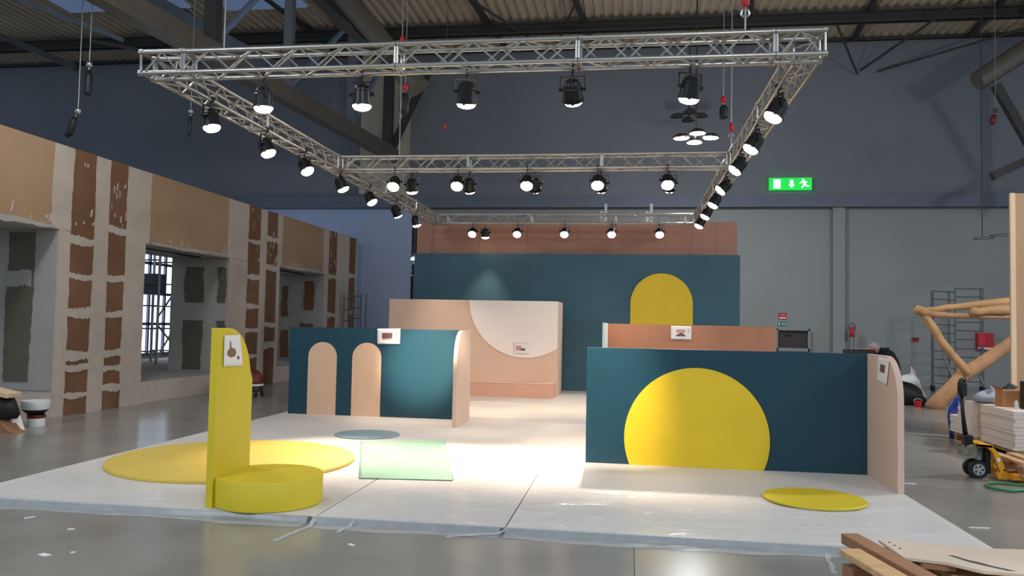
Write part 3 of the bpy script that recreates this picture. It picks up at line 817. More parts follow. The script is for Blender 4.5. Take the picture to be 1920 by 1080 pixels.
def hoist(x, y, z0, z1, label, lean=0.0, r=0.06, m='black_plastic', hook='alu'):
    t = thing('chain_hoist', (x, y, z0), label, 'hoist', 'black chain bags hanging from the roof')
    h = z1 - z0
    mb = MB()
    pts = [(x - lean * 0.0, y, z0), (x + lean * 0.3, y, z0 + h * 0.1), (x + lean * 0.6, y, z0 + h * 0.75), (x + lean * 0.75, y, z0 + h)]
    mb.path(pts, [r * 0.8, r, r, r * 0.5], n=12); mb.build('chain_bag', m, t, smooth=True)
    mb = MB(); mb.lathe([(0.015, 0), (0.05, 0.03), (0.05, 0.09), (0.015, 0.12)], (x + lean, y, z1 + 0.04), 12); mb.build('hook_block', hook, t, smooth=True)
    MB().tube((x + lean * .75, y, z1), (x + lean, y, z1 + 0.1), 0.012, n=6).build('link', 'chain', t)
    MB().tube((x + lean, y, z1 + 0.1), (x + lean, y, 10.5), 0.008, n=6).build('chain', 'chain', t)
hoist(-9.05, 12, 5.30, 5.72, 'black chain bag hanging high near the left end of the front truss', 0.02, 0.065)
hoist(-9.40, 12, 4.62, 4.93, 'black leaning chain bag hanging just above the drywall wall', 0.2, 0.055)
hoist(-8.38, 14, 5.08, 5.45, 'thin black chain bag between the drywall wall and the left truss', 0.02, 0.035)
hoist(-3.87, 13, 5.15, 5.5, 'black chain bag with red hook below the middle of the front truss', 0.03, 0.085, hook='red')
hoist(1.57, 14, 5.22, 5.46, 'black chain bag with red hook above the lit hall lamp', -0.02, 0.075, hook='red')
hoist(8.35, 20, 6.55, 6.75, 'small orange hook bag hanging at the upper right', 0.1, 0.07, 'red_dark', 'steel_dark')
t = thing('hanging_hook', (-3.37, 14, 5.15), 'small red hook on a thin cord against the blue wall', 'hook')
MB().tube((-3.37, 14, 5.2), (-3.37, 14, 10.5), 0.006, n=6).build('cord', 'steel_dark', t)
mb = MB(); mb.lathe([(0.01, 0), (0.03, 0.03), (0.03, 0.07), (0.008, 0.11)], (-3.37, 14, 5.12), 10); mb.build('hook', 'red', t, smooth=True)
t = thing('pendant_light', (8.95, 21.5, 3.9), 'faint unlit wire pendant hanging before the right wall', 'lamp')
MB().tube((8.75, 21.5, 4.05), (8.75, 21.5, 10.5), 0.012, n=6).build('cord', 'steel_dark', t)
for x0, x1, z in ((8.55, 9.0, 4.0), (8.95, 9.5, 4.08), (9.4, 10.0, 4.18)):
    mb = MB(); mb.path([((x0 + x1) / 2 + (x1 - x0) / 2 * math.cos(a), 21.5 + 0.25 * math.sin(a), z) for a in [2 * math.pi * i / 20 for i in range(21)]], 0.012, n=6)
    mb.build('wire_ring', 'scaffold', t)

# ------------------------------------------------------------------ high-bay hall lamps
def highbay(x, y, z, label, lit=True, power=0.85):
    t = thing('high_bay_lamp', (x, y, z), label, 'hall lamp', 'high-bay lamps of the hall')
    MB().tube((x, y, z + 0.1), (x, y, 10.6), 0.02, n=8).build('pole', 'steel_dark', t)
    m = MB(); m.bar((x - 0.4, y, z + 0.1), (x + 0.4, y, z + 0.1), 0.04, 0.04); m.bar((x, y - 0.5, z + 0.1), (x, y + 0.5, z + 0.1), 0.04, 0.04)
    m.build('cross_arm', 'steel_dark', t)
    for dx, dy in ((-0.36, 0), (0.36, 0), (0, -0.5), (0, 0.5)):
        h = MB(); h.lathe([(0.2, 0.0), (0.21, 0.03), (0.12, 0.1), (0.03, 0.12)], (x + dx, y + dy, z), 8)
        h.build('lamp_housing', 'steel_dark', t)
        if lit:
            e = MB(); e.lathe([(0.185, -0.012), (0.19, 0.0)], (x + dx, y + dy, z), 8); e.build('led_panel', 'led', t)
    if lit:
        L = bpy.data.lights.new('bay_beam', 'AREA'); L.shape = 'DISK'; L.size = 1.0; L.specular_factor = 0.3; L.energy = BAY_W * power; L.color = (0.95, 0.98, 1.0)
        lo = bpy.data.objects.new('bay_beam', L); link(lo); lo.parent = t; lo.location = (0, 0, -0.06)
        L = bpy.data.lights.new('bay_fill', 'POINT'); L.specular_factor = 0.15; L.energy = BAY_W * power * 1.1; L.shadow_soft_size = 0.3; L.color = (0.95, 0.98, 1.0)  # added point fill below the panels, lifts ceiling and upper walls
        lo = bpy.data.objects.new('bay_fill', L); link(lo); lo.parent = t; lo.location = (0, 0, -0.35)
    return t
highbay(1.56, 20, 6.3, 'lit cluster of four white LED hall lamps above the middle truss', power=0.5)
highbay(1.68, 24.2, 7.93, 'unlit dark lamp cluster hanging behind the lit hall lamps', lit=False)
highbay(1.5, -1.0, 6.3, 'unseen hall lamp cluster added as fill overhead, behind the camera', power=0.5)  # from here on, unseen clusters added to fill the hall with light
highbay(-6.9, 9.0, 6.9, 'unseen hall lamp cluster added as fill overhead in front of the drywall wall', power=0.2)
highbay(-7.0, 0.5, 6.3, 'unseen hall lamp cluster added as fill overhead at the left front', power=0.48)
highbay(9.0, 3.0, 6.3, 'unseen hall lamp cluster added as fill overhead at the right front', power=0.45)
highbay(10.0, 11.5, 6.6, 'unseen hall lamp cluster added as fill overhead beyond the plank stack', power=1.15)

# ------------------------------------------------------------------ signs
es = thing('exit_sign', (4.85, 25.3, 5.91), 'lit green emergency exit sign with door, arrow and running figure', 'sign')
box('sign_box', 'sign_green', (4.21, 5.48, 25.40, 25.48, 5.91, 6.29), es)
box('door_symbol', 'sign_white', (4.34, 4.55, 25.39, 25.40, 5.96, 6.24), es)
MB().prism([(4.83, 6.22), (4.93, 6.22), (4.93, 6.08), (4.97, 6.08), (4.88, 5.97), (4.79, 6.08), (4.83, 6.08)], 'y', 25.39, 25.40).build('arrow_symbol', 'sign_white', es)
m = MB()
m.lathe([(0.035, 0), (0.035, 0.01)], (0, 0, 0), 12)
m.v = [(5.22 + v[0], 25.40 - v[2], 6.225 + v[1]) for v in m.v]
for a, b, w in (((5.22, 6.19), (5.27, 6.07), .075), ((5.20, 6.17), (5.11, 6.11), .03), ((5.25, 6.17), (5.34, 6.15), .03), ((5.25, 6.08), (5.18, 5.97), .045), ((5.28, 6.08), (5.33, 6.03), .045), ((5.33, 6.03), (5.41, 6.03), .035)):
    d = Vector((b[0] - a[0], b[1] - a[1])).normalized(); n = Vector((-d.y, d.x)) * w / 2
    A2, B2 = Vector(a), Vector(b)
    m.prism([tuple(A2 - n), tuple(B2 - n), tuple(B2 + n), tuple(A2 + n)], 'y', 25.39, 25.40)
m.build('running_figure', 'sign_white', es)
fs_ = thing('fire_sign', (4.7, 25.78, 1.92), 'small red and white fire sign above the wall hatch', 'sign')
box('plate', 'red', (4.58, 4.82, 25.775, 25.79, 1.92, 2.12), fs_)
box('white_band', 'white', (4.60, 4.80, 25.77, 25.775, 1.945, 1.99), fs_); box('white_line', 'white', (4.64, 4.76, 25.77, 25.775, 2.055, 2.07), fs_)
gs = thing('safety_sign', (4.7, 25.78, 1.72), 'small green and white safety sign under the red fire sign', 'sign')
box('plate', 'sign_print_green', (4.57, 4.83, 25.775, 25.79, 1.72, 1.83), gs)
box('arrow_mark', 'white', (4.585, 4.625, 25.77, 25.775, 1.735, 1.815), gs); box('figure_mark', 'white', (4.69, 4.72, 25.77, 25.775, 1.74, 1.81), gs); box('door_mark', 'white', (4.765, 4.80, 25.77, 25.775, 1.74, 1.81), gs)
rs = thing('red_sign', (8.58, 25.78, 1.3), 'tiny dark red plate on the right wall', 'sign')
box('plate', 'red_dark', (8.49, 8.68, 25.775, 25.8, 1.36, 1.44), rs); box('lower_strip', 'red', (8.45, 8.68, 25.775, 25.8, 1.31, 1.35), rs)
fc = thing('fire_cabinet', (10.4, 25.7, 1.1), 'red fire hose cabinet on the wall behind the scaffold', 'cabinet')
box('cabinet_body', 'red', (10.28, 10.72, 25.6, 25.8, 1.12, 1.62), fc); box('label_strip', 'white', (10.28, 10.70, 25.595, 25.6, 1.13, 1.19), fc)
ex = thing('fire_extinguisher', (6.62, 25.4, 0), 'red fire extinguisher on a thin two-legged stand', 'extinguisher')
mb = MB(); mb.lathe([(0.06, 1.42), (0.07, 1.44), (0.07, 1.66), (0.05, 1.71), (0.02, 1.74)], (6.66, 25.4, 0), 16); mb.build('cylinder', 'red', ex, smooth=True)
for x in (6.60, 6.72): MB().tube((x, 25.45, 0), (x, 25.45, 1.5), 0.012, n=6).build('stand_leg', 'scaffold', ex)
mb = MB(); mb.path([(6.66 + 0.09 * math.cos(a), 25.4, 1.70 + 0.14 * math.sin(a)) for a in [R(200 - 20 * k) for k in range(12)]], 0.012, n=6); mb.build('hose', 'black_plastic', ex, smooth=True)

# ------------------------------------------------------------------ scaffolds
def scaffold(name, x0, x1, xm, y, zL, zR, label, rungs, par_col='scaffold'):
    t = thing(name, ((x0 + x1) / 2, y, 0), label, 'scaffold')
    for x, yy, z in ((x0, y, zL), (xm, y, zR), (x1, y, zR), (xm - 0.05, y + 0.3, zL), (x0 + 0.06, y + 0.3, zL), (x1 + 0.06, y + 0.3, zR)):
        MB().tube((x, yy, 0.12), (x, yy, z), 0.022, n=8).build('upright', par_col, t)
        mb = MB(); mb.tube((x - 0.02, yy, 0.08), (x + 0.02, yy, 0.08), 0.08, n=14); mb.build('castor', 'rubber', t)
    for z in rungs:
        if z <= zL: MB().tube((x0, y, z), (xm, y, z - 0.02), 0.017, n=6).build('rung', par_col, t)
        if z + 0.08 <= zR: MB().tube((xm, y, z + 0.07), (x1, y, z + 0.07), 0.017, n=6).build('rung', par_col, t)
    return t
t = scaffold('scaffold_tower', 8.22, 9.49, 8.78, 23.3, 2.76, 2.86, 'grey mobile scaffold tower standing behind the driftwood frame', [0.22, 0.44, 0.66, 0.88, 1.11, 1.36, 1.6, 1.83, 2.52, 2.74])
for a, b in (((8.47, 23.25, 0.95), (8.72, 23.25, 0.33)), ((9.28, 23.25, 0.62), (9.46, 23.25, 0.25))):
    MB().tube(a, b, 0.028, n=8).build('diagonal_brace', 'alu', t)
box('red_tag', 'red', (9.36, 9.5, 23.24, 23.27, 1.3, 1.62), t)
t = scaffold('scaffold_tower', -8.75, -8.2, -8.48, 23.6, 2.45, 2.45, 'small grey scaffold frame at the far end of the drywall wall', [0.4, 0.8, 1.2, 1.62, 1.95, 2.3])

# ------------------------------------------------------------------ driftwood frame
dw = thing('driftwood_frame', (7.0, 18, 0), 'frame of thick peeled driftwood logs lashed together at the right', 'log frame')
def logp(pts, rads, m, seed, name='log'):
    rn = random.Random(seed); P = []; RR = []
    for k in range(len(pts) - 1):
        for t in (0, .2, .4, .6, .8):
            p = Vector(pts[k]).lerp(Vector(pts[k + 1]), t); P.append(p + Vector((rn.uniform(-.012, .012), rn.uniform(-.012, .012), rn.uniform(-.012, .012)))); RR.append((rads[k] * (1 - t) + rads[k + 1] * t) * rn.uniform(.92, 1.08))
    P.append(Vector(pts[-1])); RR.append(rads[-1])
    MB().path(P, RR, n=14).build(name, m, dw, smooth=True)
logp([(6.30, 18, -0.02), (6.95, 18, 0.72), (8.6, 18, 1.98)], [.16, .15, .12], 'log_red', 1)
logp([(6.10, 17.9, 2.05), (6.45, 17.9, 1.45), (6.98, 17.85, 0.76)], [.085, .09, .08], 'log', 2)
logp([(6.22, 17.95, 2.08), (7.2, 18.0, 2.20), (8.7, 18.1, 2.36)], [.055, .08, .11], 'log', 3)
logp([(6.05, 17.9, 2.02), (6.6, 17.8, 1.96), (8.7, 17.8, 1.96)], [.085, .055, .055], 'log_red', 4)
logp([(7.0, 17.7, 2.05), (7.8, 17.75, 2.12), (8.6, 17.8, 2.15)], [.08, .1, .1], 'log', 5)
logp([(5.98, 17.95, 2.10), (6.18, 17.9, 2.02)], [.10, .09], 'log', 6, 'log_end')
logp([(8.5, 18.05, 2.3), (8.55, 18.1, 1.0), (8.6, 18.1, -0.02)], [.12, .13, .14], 'log', 7)

# ------------------------------------------------------------------ tan panel, plank stack and the things on it
tp = thing('tan_panel', (6.6, 13.2, 0), 'tall tan board panel standing at the right edge', 'panel')
box('panel_face', 'tan_panel', (5.79, 7.8, 13.2, 13.28, 0, 3.77), tp)
box('edge_strip', 'pale_edge', (5.76, 5.83, 13.16, 13.2, 0, 3.77), tp)
def pallet(name, x0, x1, y0, y1, z0, label, m='pallet_wood', along='y'):
    t = thing(name, ((x0 + x1) / 2, (y0 + y1) / 2, z0), label, 'pallet')
    H = 0.144
    def bx(n, a0, a1, b0, b1, c0, c1, mm):
        if along == 'y': box(n, mm, (a0, a1, b0, b1, c0, c1), t)
        else: box(n, mm, (a0, a1, b0, b1, c0, c1), t)
    W_, D_ = x1 - x0, y1 - y0
    if along == 'y':    # top boards run in X, blocks below
        for k in range(7):
            yy = y0 + (D_ - 0.1) * k / 6
            box('deck_board', m, (x0, x1, yy, yy + 0.1, z0 + H - 0.022, z0 + H), t)
        for xx in (x0, x0 + W_ / 2 - 0.05, x1 - 0.1):
            box('stringer', m, (xx, xx + 0.1, y0, y1, z0 + H - 0.044, z0 + H - 0.022), t)
            for yy in (y0, y0 + D_ / 2 - 0.05, y1 - 0.1):
                box('block', 'pallet_brown', (xx, xx + 0.1, yy, yy + 0.1, z0 + 0.022, z0 + H - 0.044), t)
            box('bottom_board', m, (xx, xx + 0.1, y0, y1, z0, z0 + 0.022), t)
    else:
        for k in range(7):
            xx = x0 + (W_ - 0.1) * k / 6
            box('deck_board', m, (xx, xx + 0.1, y0, y1, z0 + H - 0.022, z0 + H), t)
        for yy in (y0, y0 + D_ / 2 - 0.05, y1 - 0.1):
            box('stringer', m, (x0, x1, yy, yy + 0.1, z0 + H - 0.044, z0 + H - 0.022), t)
            for xx in (x0, x0 + W_ / 2 - 0.05, x1 - 0.1):
                box('block', 'pallet_brown', (xx, xx + 0.1, yy, yy + 0.1, z0 + 0.022, z0 + H - 0.044), t)
            box('bottom_board', m, (x0, x1, yy, yy + 0.1, z0, z0 + 0.022), t)
    return t
pallet('wooden_pallet', 4.80, 5.9, 10.88, 12.8, 0.0, 'wooden pallet under the tall stack of pale planks')
# plank stack: each board its own piece
rn = random.Random(21)
zt = 0.144; k = 0
layers = 10; th = 0.049
NUM = ['one', 'two', 'three', 'four', 'five', 'six', 'seven', 'eight', 'nine', 'ten']
for L_ in range(layers):
    z0 = zt + L_ * th
    far = 12.85 if L_ < 5 else (12.6 if L_ < 8 else 12.38)
    for part, y0, y1, x0 in (('near end', 10.85, 11.80, 4.77), ('recessed middle', 11.815, 12.085, 4.85), ('far end', 12.10, far, 4.77)):
        dx, dy = rn.uniform(-0.014, 0.014), rn.uniform(-0.012, 0.0)
        o = box('pale_board', 'plank_pale' if part != 'recessed middle' else 'pale_edge', (x0 + dx, 5.87 + dx, y0 + dy, y1 + dy, z0 + 0.001, z0 + th), None, 0.003)
        tag(o, 'pale board in the stack on the pallet, layer %s from the bottom, %s' % (NUM[L_], part), 'board', 'pale boards stacked on the pallet')
ZS = zt + layers * th
cb = thing('cardboard_box', (5.05, 11.55, ZS), 'small open brown cardboard box on the plank stack', 'box')
box('box_body', 'cardboard', (4.90, 5.14, 11.45, 11.68, ZS, ZS + 0.22), cb)
MB().add([(4.90, 11.45, ZS + .22), (4.90, 11.68, ZS + .22), (4.85, 11.68, ZS + .27), (4.85, 11.45, ZS + .27)], [(0, 1, 2, 3)]).build('flap', 'cardboard', cb)
MB().add([(5.14, 11.45, ZS + .22), (5.14, 11.68, ZS + .22), (5.2, 11.68, ZS + .26), (5.2, 11.45, ZS + .26)], [(0, 1, 2, 3)]).build('flap', 'cardboard', cb)
mn = thing('black_case', (5.3, 11.2, ZS), 'flat black case standing upright on the plank stack at the right edge', 'case')
box('case_body', 'black_plastic', (5.04, 5.55, 11.2, 11.3, ZS, ZS + 0.36), mn, 0.006)
box('case_label', 'ink_pink', (5.06, 5.12, 11.195, 11.2, ZS + 0.01, ZS + 0.05), mn)
mb = MB(); mb.lathe([(0.022, 0), (0.024, 0.01), (0.024, 0.075), (0.014, 0.085), (0.014, 0.1)], (5.03, 11.38, ZS), 12)
tag(mb.build('white_bottle', 'white', smooth=True), 'small white bottle between the cardboard box and the black case', 'bottle')
mb = MB(); mb.blob((5.02, 12.1, ZS + 0.07), 0.17, 0.2, 0.11, 4, 0.3)
tag(mb.build('grey_cloth', 'grey_cloth', smooth=True), 'crumpled grey cloth heaped on the plank stack', 'cloth')
mb = MB(); mb.blob((5.30, 12.25, ZS + 0.08), 0.2, 0.18, 0.14, 8, 0.25)
tag(mb.build('dark_jacket', 'jacket', smooth=True), 'dark jacket heaped behind the grey cloth', 'jacket')
mb = MB(); mb.blob((4.96, 13.08, 0.40), 0.13, 0.12, 0.36, 12, 0.25)
o = mb.build('blue_bag', 'blue_bag', smooth=True); o.location.z = 0.0; tag(o, 'bright blue plastic bag at the far left corner of the plank stack', 'bag')
mb = MB(); mb.blob((5.5, 13.04, 0.42), 0.3, 0.1, 0.42, 13, 0.1)
o = mb.build('blue_bag', 'blue_bag', smooth=True); o.location.z = 0.0; tag(o, 'dark blue sack behind the plank stack', 'bag')

# ------------------------------------------------------------------ pallet jack
pj = thing('pallet_jack', (3.9, 9.65, 0), 'yellow hand pallet jack with upright black handle beside the plank stack', 'pallet jack')
MB().path([(3.69, 9.62, 0.92), (3.70, 9.62, 0.7), (3.73, 9.62, 0.42)], [0.02, 0.02, 0.03], n=10).build('handle_shaft', 'black_metal', pj, smooth=True)
m = MB(); m.path([(3.66, 9.56, 0.92), (3.63, 9.54, 1.0), (3.65, 9.55, 1.08), (3.72, 9.62, 1.09), (3.74, 9.68, 1.05), (3.73, 9.68, 0.97), (3.70, 9.64, 0.9)], 0.018, n=8)
m.build('handle_loop', 'black_metal', pj, smooth=True)
box('handle_grip', 'black_plastic', (3.66, 3.73, 9.57, 9.67, 0.9, 1.05), pj, 0.01)
box('handle_base', 'black_metal', (3.70, 3.79, 9.57, 9.68, 0.34, 0.47), pj, 0.012)
m = MB(); m.lathe([(0.085, 0.0), (0.09, 0.02), (0.09, 0.10), (0.06, 0.13)], (3.78, 9.62, 0.24), 16); m.box(3.66, 3.76, 9.55, 9.67, 0.25, 0.32)
m.build('pump_unit', 'jack_grey', pj, auto=True)
MB().tube((3.86, 9.62, 0.2), (3.86, 9.62, 0.38), 0.035, n=12).build('pump_ram', 'hub_grey', pj)
for y in (9.56, 9.70):
    m = MB(); m.tube((3.83, y - 0.025, 0.1), (3.83, y + 0.025, 0.1), 0.1, n=24); w = m.build('steer_wheel', 'rubber', pj, auto=True)
    MB().tube((3.83, y - 0.03, 0.1), (3.83, y + 0.03, 0.1), 0.062, n=20).build('wheel_hub', 'hub_grey', w)
    for k in range(5):
        a = 2 * math.pi * k / 5
        MB().tube((3.83 + .038 * math.cos(a), y - 0.032, 0.1 + .038 * math.sin(a)), (3.83 + .038 * math.cos(a), y + 0.032, 0.1 + .038 * math.sin(a)), 0.012, n=8).build('hub_hole', 'rubber', w)
MB().prism([(3.80, 0.36), (3.80, 0.39), (3.93, 0.38), (4.0, 0.3), (4.10, 0.06), (4.24, 0.05), (4.24, 0.02), (4.0, 0.02), (3.98, 0.08), (4.02, 0.09), (3.94, 0.31), (3.9, 0.35)], 'y', 9.46, 9.53).build('frame_side', 'jack_yellow', pj)
MB().prism([(3.80, 0.36), (3.80, 0.39), (3.93, 0.38), (4.0, 0.3), (4.10, 0.06), (4.24, 0.05), (4.24, 0.02), (4.0, 0.02), (3.98, 0.08), (4.02, 0.09), (3.94, 0.31), (3.9, 0.35)], 'y', 9.76, 9.83).build('frame_side', 'jack_yellow', pj)
box('frame_top', 'jack_yellow', (3.80, 3.94, 9.46, 9.83, 0.355, 0.385), pj)
box('frame_back', 'black_metal', (3.90, 3.95, 9.53, 9.76, 0.06, 0.36), pj)
for y0 in (9.36, 9.75):
    box('fork', 'jack_yellow', (4.1, 5.2, y0, y0 + 0.16, 0.03, 0.08), pj)
box('maker_sticker', 'white', (3.985, 4.015, 9.457, 9.46, 0.21, 0.25), pj)
MB().tube((4.06, 9.455, 0.12), (4.06, 9.47, 0.12), 0.012, n=10).build('bolt', 'black_metal', pj)
lp = pallet('wooden_pallet', 4.16, 5.36, 9.28, 10.08, 0.085, 'low wooden pallet resting on the pallet jack forks', along='x')
o = MB().box(4.35, 4.62, 9.5, 9.62, 0.23, 0.237).build('paper_slip', 'paper'); tag(o, 'white paper slip on the low pallet behind the jack', 'paper')
mb = MB(); hp = [(4.6, 8.95, .02), (4.2, 9.0, .02), (3.96, 8.85, .02), (3.80, 8.78, .02), (3.70, 8.9, .02), (3.74, 9.12, .02), (3.9, 9.2, .02), (4.3, 9.1, .02), (4.7, 9.12, .02)]
P = []
for k in range(len(hp) - 1):
    for t_ in range(6):
        p0 = Vector(hp[max(k - 1, 0)]); p1 = Vector(hp[k]); p2 = Vector(hp[k + 1]); p3 = Vector(hp[min(k + 2, len(hp) - 1)]); u = t_ / 6
        P.append(0.5 * ((2 * p1) + (p2 - p0) * u + (2 * p0 - 5 * p1 + 4 * p2 - p3) * u * u + (3 * p1 - p0 - 3 * p2 + p3) * u ** 3))
mb.path(P, 0.014, n=8)
tag(mb.build('green_strap', 'hose_green', smooth=True), 'looped green strap on the floor in front of the pallet jack', 'strap')

# ------------------------------------------------------------------ clutter by the driftwood
mb = MB(); mb.blob((6.0, 18.9, 0.16), 0.5, 0.35, 0.26, 3, 0.25); o = mb.build('black_bag', 'jacket', smooth=True); o.location.z = 0; tag(o, 'heap of black bags on the floor left of the leaning log', 'bag')
mb = MB(); mb.blob((6.75, 20.6, 0.3), 0.28, 0.2, 0.36, 6, 0.3); o = mb.build('white_bag', 'white', smooth=True); o.location.z = 0.0; tag(o, 'crumpled white plastic bag behind the black bags', 'bag')
box_ = box('grey_tub', 'scaffold', (5.8, 6.45, 19.9, 20.3, 0, 0.32), None, 0.02); tag(box_, 'dark grey tub behind the black bags', 'tub')
rbk = thing('red_bucket', (6.13, 18.25, 0), 'small red bucket at the foot of the leaning log', 'bucket')
mb = MB(); mb.lathe([(0.065, 0), (0.085, 0.13), (0.08, 0.13), (0.062, 0.02)], (6.12, 18.25, 0), 18); mb.build('bucket_body', 'red', rbk, auto=True)
mb = MB(); mb.path([(6.12 + .084 * math.cos(a), 18.25, .13 + .05 * math.sin(a)) for a in [math.pi * i / 10 for i in range(11)]], .004, n=5); mb.build('handle', 'white', rbk)

# ------------------------------------------------------------------ black flight case and the person behind the right partition
fcs = thing('flight_case', (3.95, 14.6, 0), 'tall black flight case just showing over the right teal partition', 'case')
box('case_body', 'black_plastic', (3.76, 4.10, 14.3, 14.95, 0.1, 1.27), fcs, 0.008)
for x in (3.8, 4.06):
    for y in (14.36, 14.88): MB().tube((x - .015, y, .05), (x + .015, y, .05), .05, n=14).build('castor', 'rubber', fcs)
for z in (0.12, 1.24): box('edge_trim', 'steel_dark', (3.755, 4.105, 14.295, 14.955, z, z + 0.03), fcs)
def skin_fig(name, joints, edges, m, parent, root=0, sub=2):
    me = bpy.data.meshes.new(name)
    me.from_pydata([Vector(j[0]) - WO[parent.name] for j in joints], edges, [])
    o = bpy.data.objects.new(name, me); link(o); o.parent = parent
    me.materials.append(MATS[m])
    md = o.modifiers.new('skin', 'SKIN'); md.use_smooth_shade = True
    for i, j in enumerate(joints):
        rr_ = j[1] if hasattr(j[1], '__len__') else (j[1], j[1])
        me.skin_vertices[0].data[i].radius = rr_
        me.skin_vertices[0].data[i].use_root = (i == root)
    s = o.modifiers.new('sub', 'SUBSURF'); s.levels = sub; s.render_levels = sub
    WO[o.name] = WO[parent.name]
    return o
pe = thing('person', (4.5, 14.75, 0), 'person in a black jacket bending over the black flight case', 'person')
J = [((4.52, 14.78, .95), .15), ((4.46, 14.68, 1.08), .155), ((4.36, 14.58, 1.20), .15), ((4.28, 14.52, 1.26), .10), ((4.22, 14.49, 1.285), .055),
     ((4.50, 14.66, .90), .10), ((4.46, 14.62, .50), .07), ((4.52, 14.66, .08), .05), ((4.42, 14.60, .04), .045),
     ((4.62, 14.86, .90), .10), ((4.60, 14.84, .50), .07), ((4.66, 14.88, .08), .05), ((4.56, 14.82, .04), .045),
     ((4.27, 14.36, 1.22), .065), ((4.22, 14.28, 1.02), .05), ((4.14, 14.34, 1.20), .04), ((4.09, 14.38, 1.29), .032),
     ((4.42, 14.68, 1.22), .065), ((4.36, 14.76, 1.04), .05), ((4.20, 14.72, 1.2), .04), ((4.12, 14.70, 1.29), .032)]
E_ = [(0, 1), (1, 2), (2, 3), (3, 4), (0, 5), (5, 6), (6, 7), (7, 8), (0, 9), (9, 10), (10, 11), (11, 12), (2, 13), (13, 14), (14, 15), (15, 16), (2, 17), (17, 18), (18, 19), (19, 20)]
skin_fig('body', J, E_, 'jacket', pe)
mb = MB(); mb.blob((4.145, 14.46, 1.30), .085, .082, .105, 1, 0.03, flat=False, nu=24, nv=16); hd = mb.build('head', 'skin', pe, smooth=True)
mb = MB(); mb.blob((4.155, 14.46, 1.335), .088, .086, .08, 2, 0.04, flat=False, nu=24, nv=16); mb.build('hair', 'hair_grey', pe, smooth=True)
mb = MB(); mb.path([(4.07, 14.46, 1.32), (4.048, 14.46, 1.285), (4.07, 14.46, 1.275)], [.008, .014, .008], n=8); mb.build('nose', 'skin', hd, smooth=True)
for dy in (-.03, .03):
    mb = MB(); mb.blob((4.066, 14.46 + dy, 1.305), .008, .01, .007, 1, 0, flat=False, nu=10, nv=6); mb.build('eye', 'black_plastic', hd, smooth=True)
for dy in (-.085, .085):
    mb = MB(); mb.blob((4.15, 14.46 + dy, 1.295), .02, .01, .03, 1, 0, flat=False, nu=10, nv=6); mb.build('ear', 'skin', hd, smooth=True)
mb = MB(); mb.path([(4.068, 14.435, 1.245), (4.064, 14.46, 1.243), (4.068, 14.485, 1.245)], .006, n=6); mb.build('mouth', 'red_dark', hd, smooth=True)
def hand(c, side):
    c = Vector(c)
    mb = MB(); mb.blob(c, .045, .036, .016, 1, 0.03, flat=False, nu=14, nv=8)
    for k, (dy, ln) in enumerate(((-.027, .06), (-.009, .07), (.009, .066), (.027, .05))):
        mb.path([c + Vector((-.03, dy, 0)), c + Vector((-.03 - ln * .5, dy * 1.15, .006)), c + Vector((-.03 - ln, dy * 1.2, -.006))], [.009, .0085, .006], n=8)
    mb.path([c + Vector((.01, .03 * side, 0)), c + Vector((-.02, .055 * side, 0)), c + Vector((-.045, .058 * side, -.004))], [.011, .010, .007], n=8)
    mb.build('hand', 'skin', pe, smooth=True)
hand((4.05, 14.40, 1.293), 1); hand((4.08, 14.69, 1.293), -1)

# ------------------------------------------------------------------ left-hand clutter
vc = thing('shop_vacuum', (-7.68, 15.6, 0), 'dark red canister with black base partly hidden behind the yellow seat back', 'canister')
mb = MB(); mb.lathe([(0.17, 0.10), (0.2, 0.12), (0.2, 0.22), (0.19, 0.24)], (-7.72, 15.65, 0), 24); mb.build('base', 'black_plastic', vc, auto=True)
mb = MB(); mb.lathe([(0.19, 0.24), (0.2, 0.3), (0.18, 0.42), (0.12, 0.52), (0.04, 0.56)], (-7.72, 15.65, 0), 24); mb.build('tank', 'red_dark', vc, smooth=True)
mb = MB(); mb.lathe([(0.195, 0.22), (0.21, 0.23), (0.21, 0.255), (0.195, 0.265)], (-7.72, 15.65, 0), 24); mb.build('rim', 'white', vc, auto=True)
for dx, dy in ((-.14, -.14), (.14, -.14), (-.14, .14), (.14, .14)): MB().tube((-7.72 + dx - .015, 15.65 + dy, .05), (-7.72 + dx + .015, 15.65 + dy, .05), .05, n=12).build('castor', 'rubber', vc)
bk = thing('filler_bucket', (-8.5, 10.4, 0), 'white filler tub with dark band stacked on a paint can at the left edge', 'bucket')
mb = MB(); mb.lathe([(0.11, 0.0), (0.115, 0.02), (0.115, 0.16), (0.11, 0.17)], (-8.43, 10.42, 0), 24); mb.build('paint_can', 'white', bk, auto=True)
mb = MB(); mb.lathe([(0.116, 0.12), (0.121, 0.125), (0.121, 0.165), (0.116, 0.17)], (-8.43, 10.42, 0), 24); mb.build('can_band', 'red_dark', bk, auto=True)
mb = MB(); mb.lathe([(0.10, 0.17), (0.15, 0.22), (0.17, 0.23), (0.17, 0.245)], (-8.45, 10.42, 0), 24); mb.build('tub_rim', 'black_plastic', bk, auto=True)
mb = MB(); mb.lathe([(0.17, 0.245), (0.18, 0.26), (0.19, 0.37), (0.17, 0.37)], (-8.45, 10.42, 0), 24); mb.build('tub', 'white', bk, auto=True)
tb = thing('tool_bag', (-8.4, 9.75, 0), 'black rounded bag with a tan board on top at the far left edge', 'bag')
mb = MB(); mb.blob((-8.5, 9.8, 0.30), 0.3, 0.16, 0.2, 5, 0.1); mb.build('bag_body', 'jacket', tb, smooth=True)
MB().bar((-8.95, 9.8, 0.62), (-8.28, 9.8, 0.5), 0.26, 0.07).build('tan_board', 'pale_edge', tb, bevel=0.01)
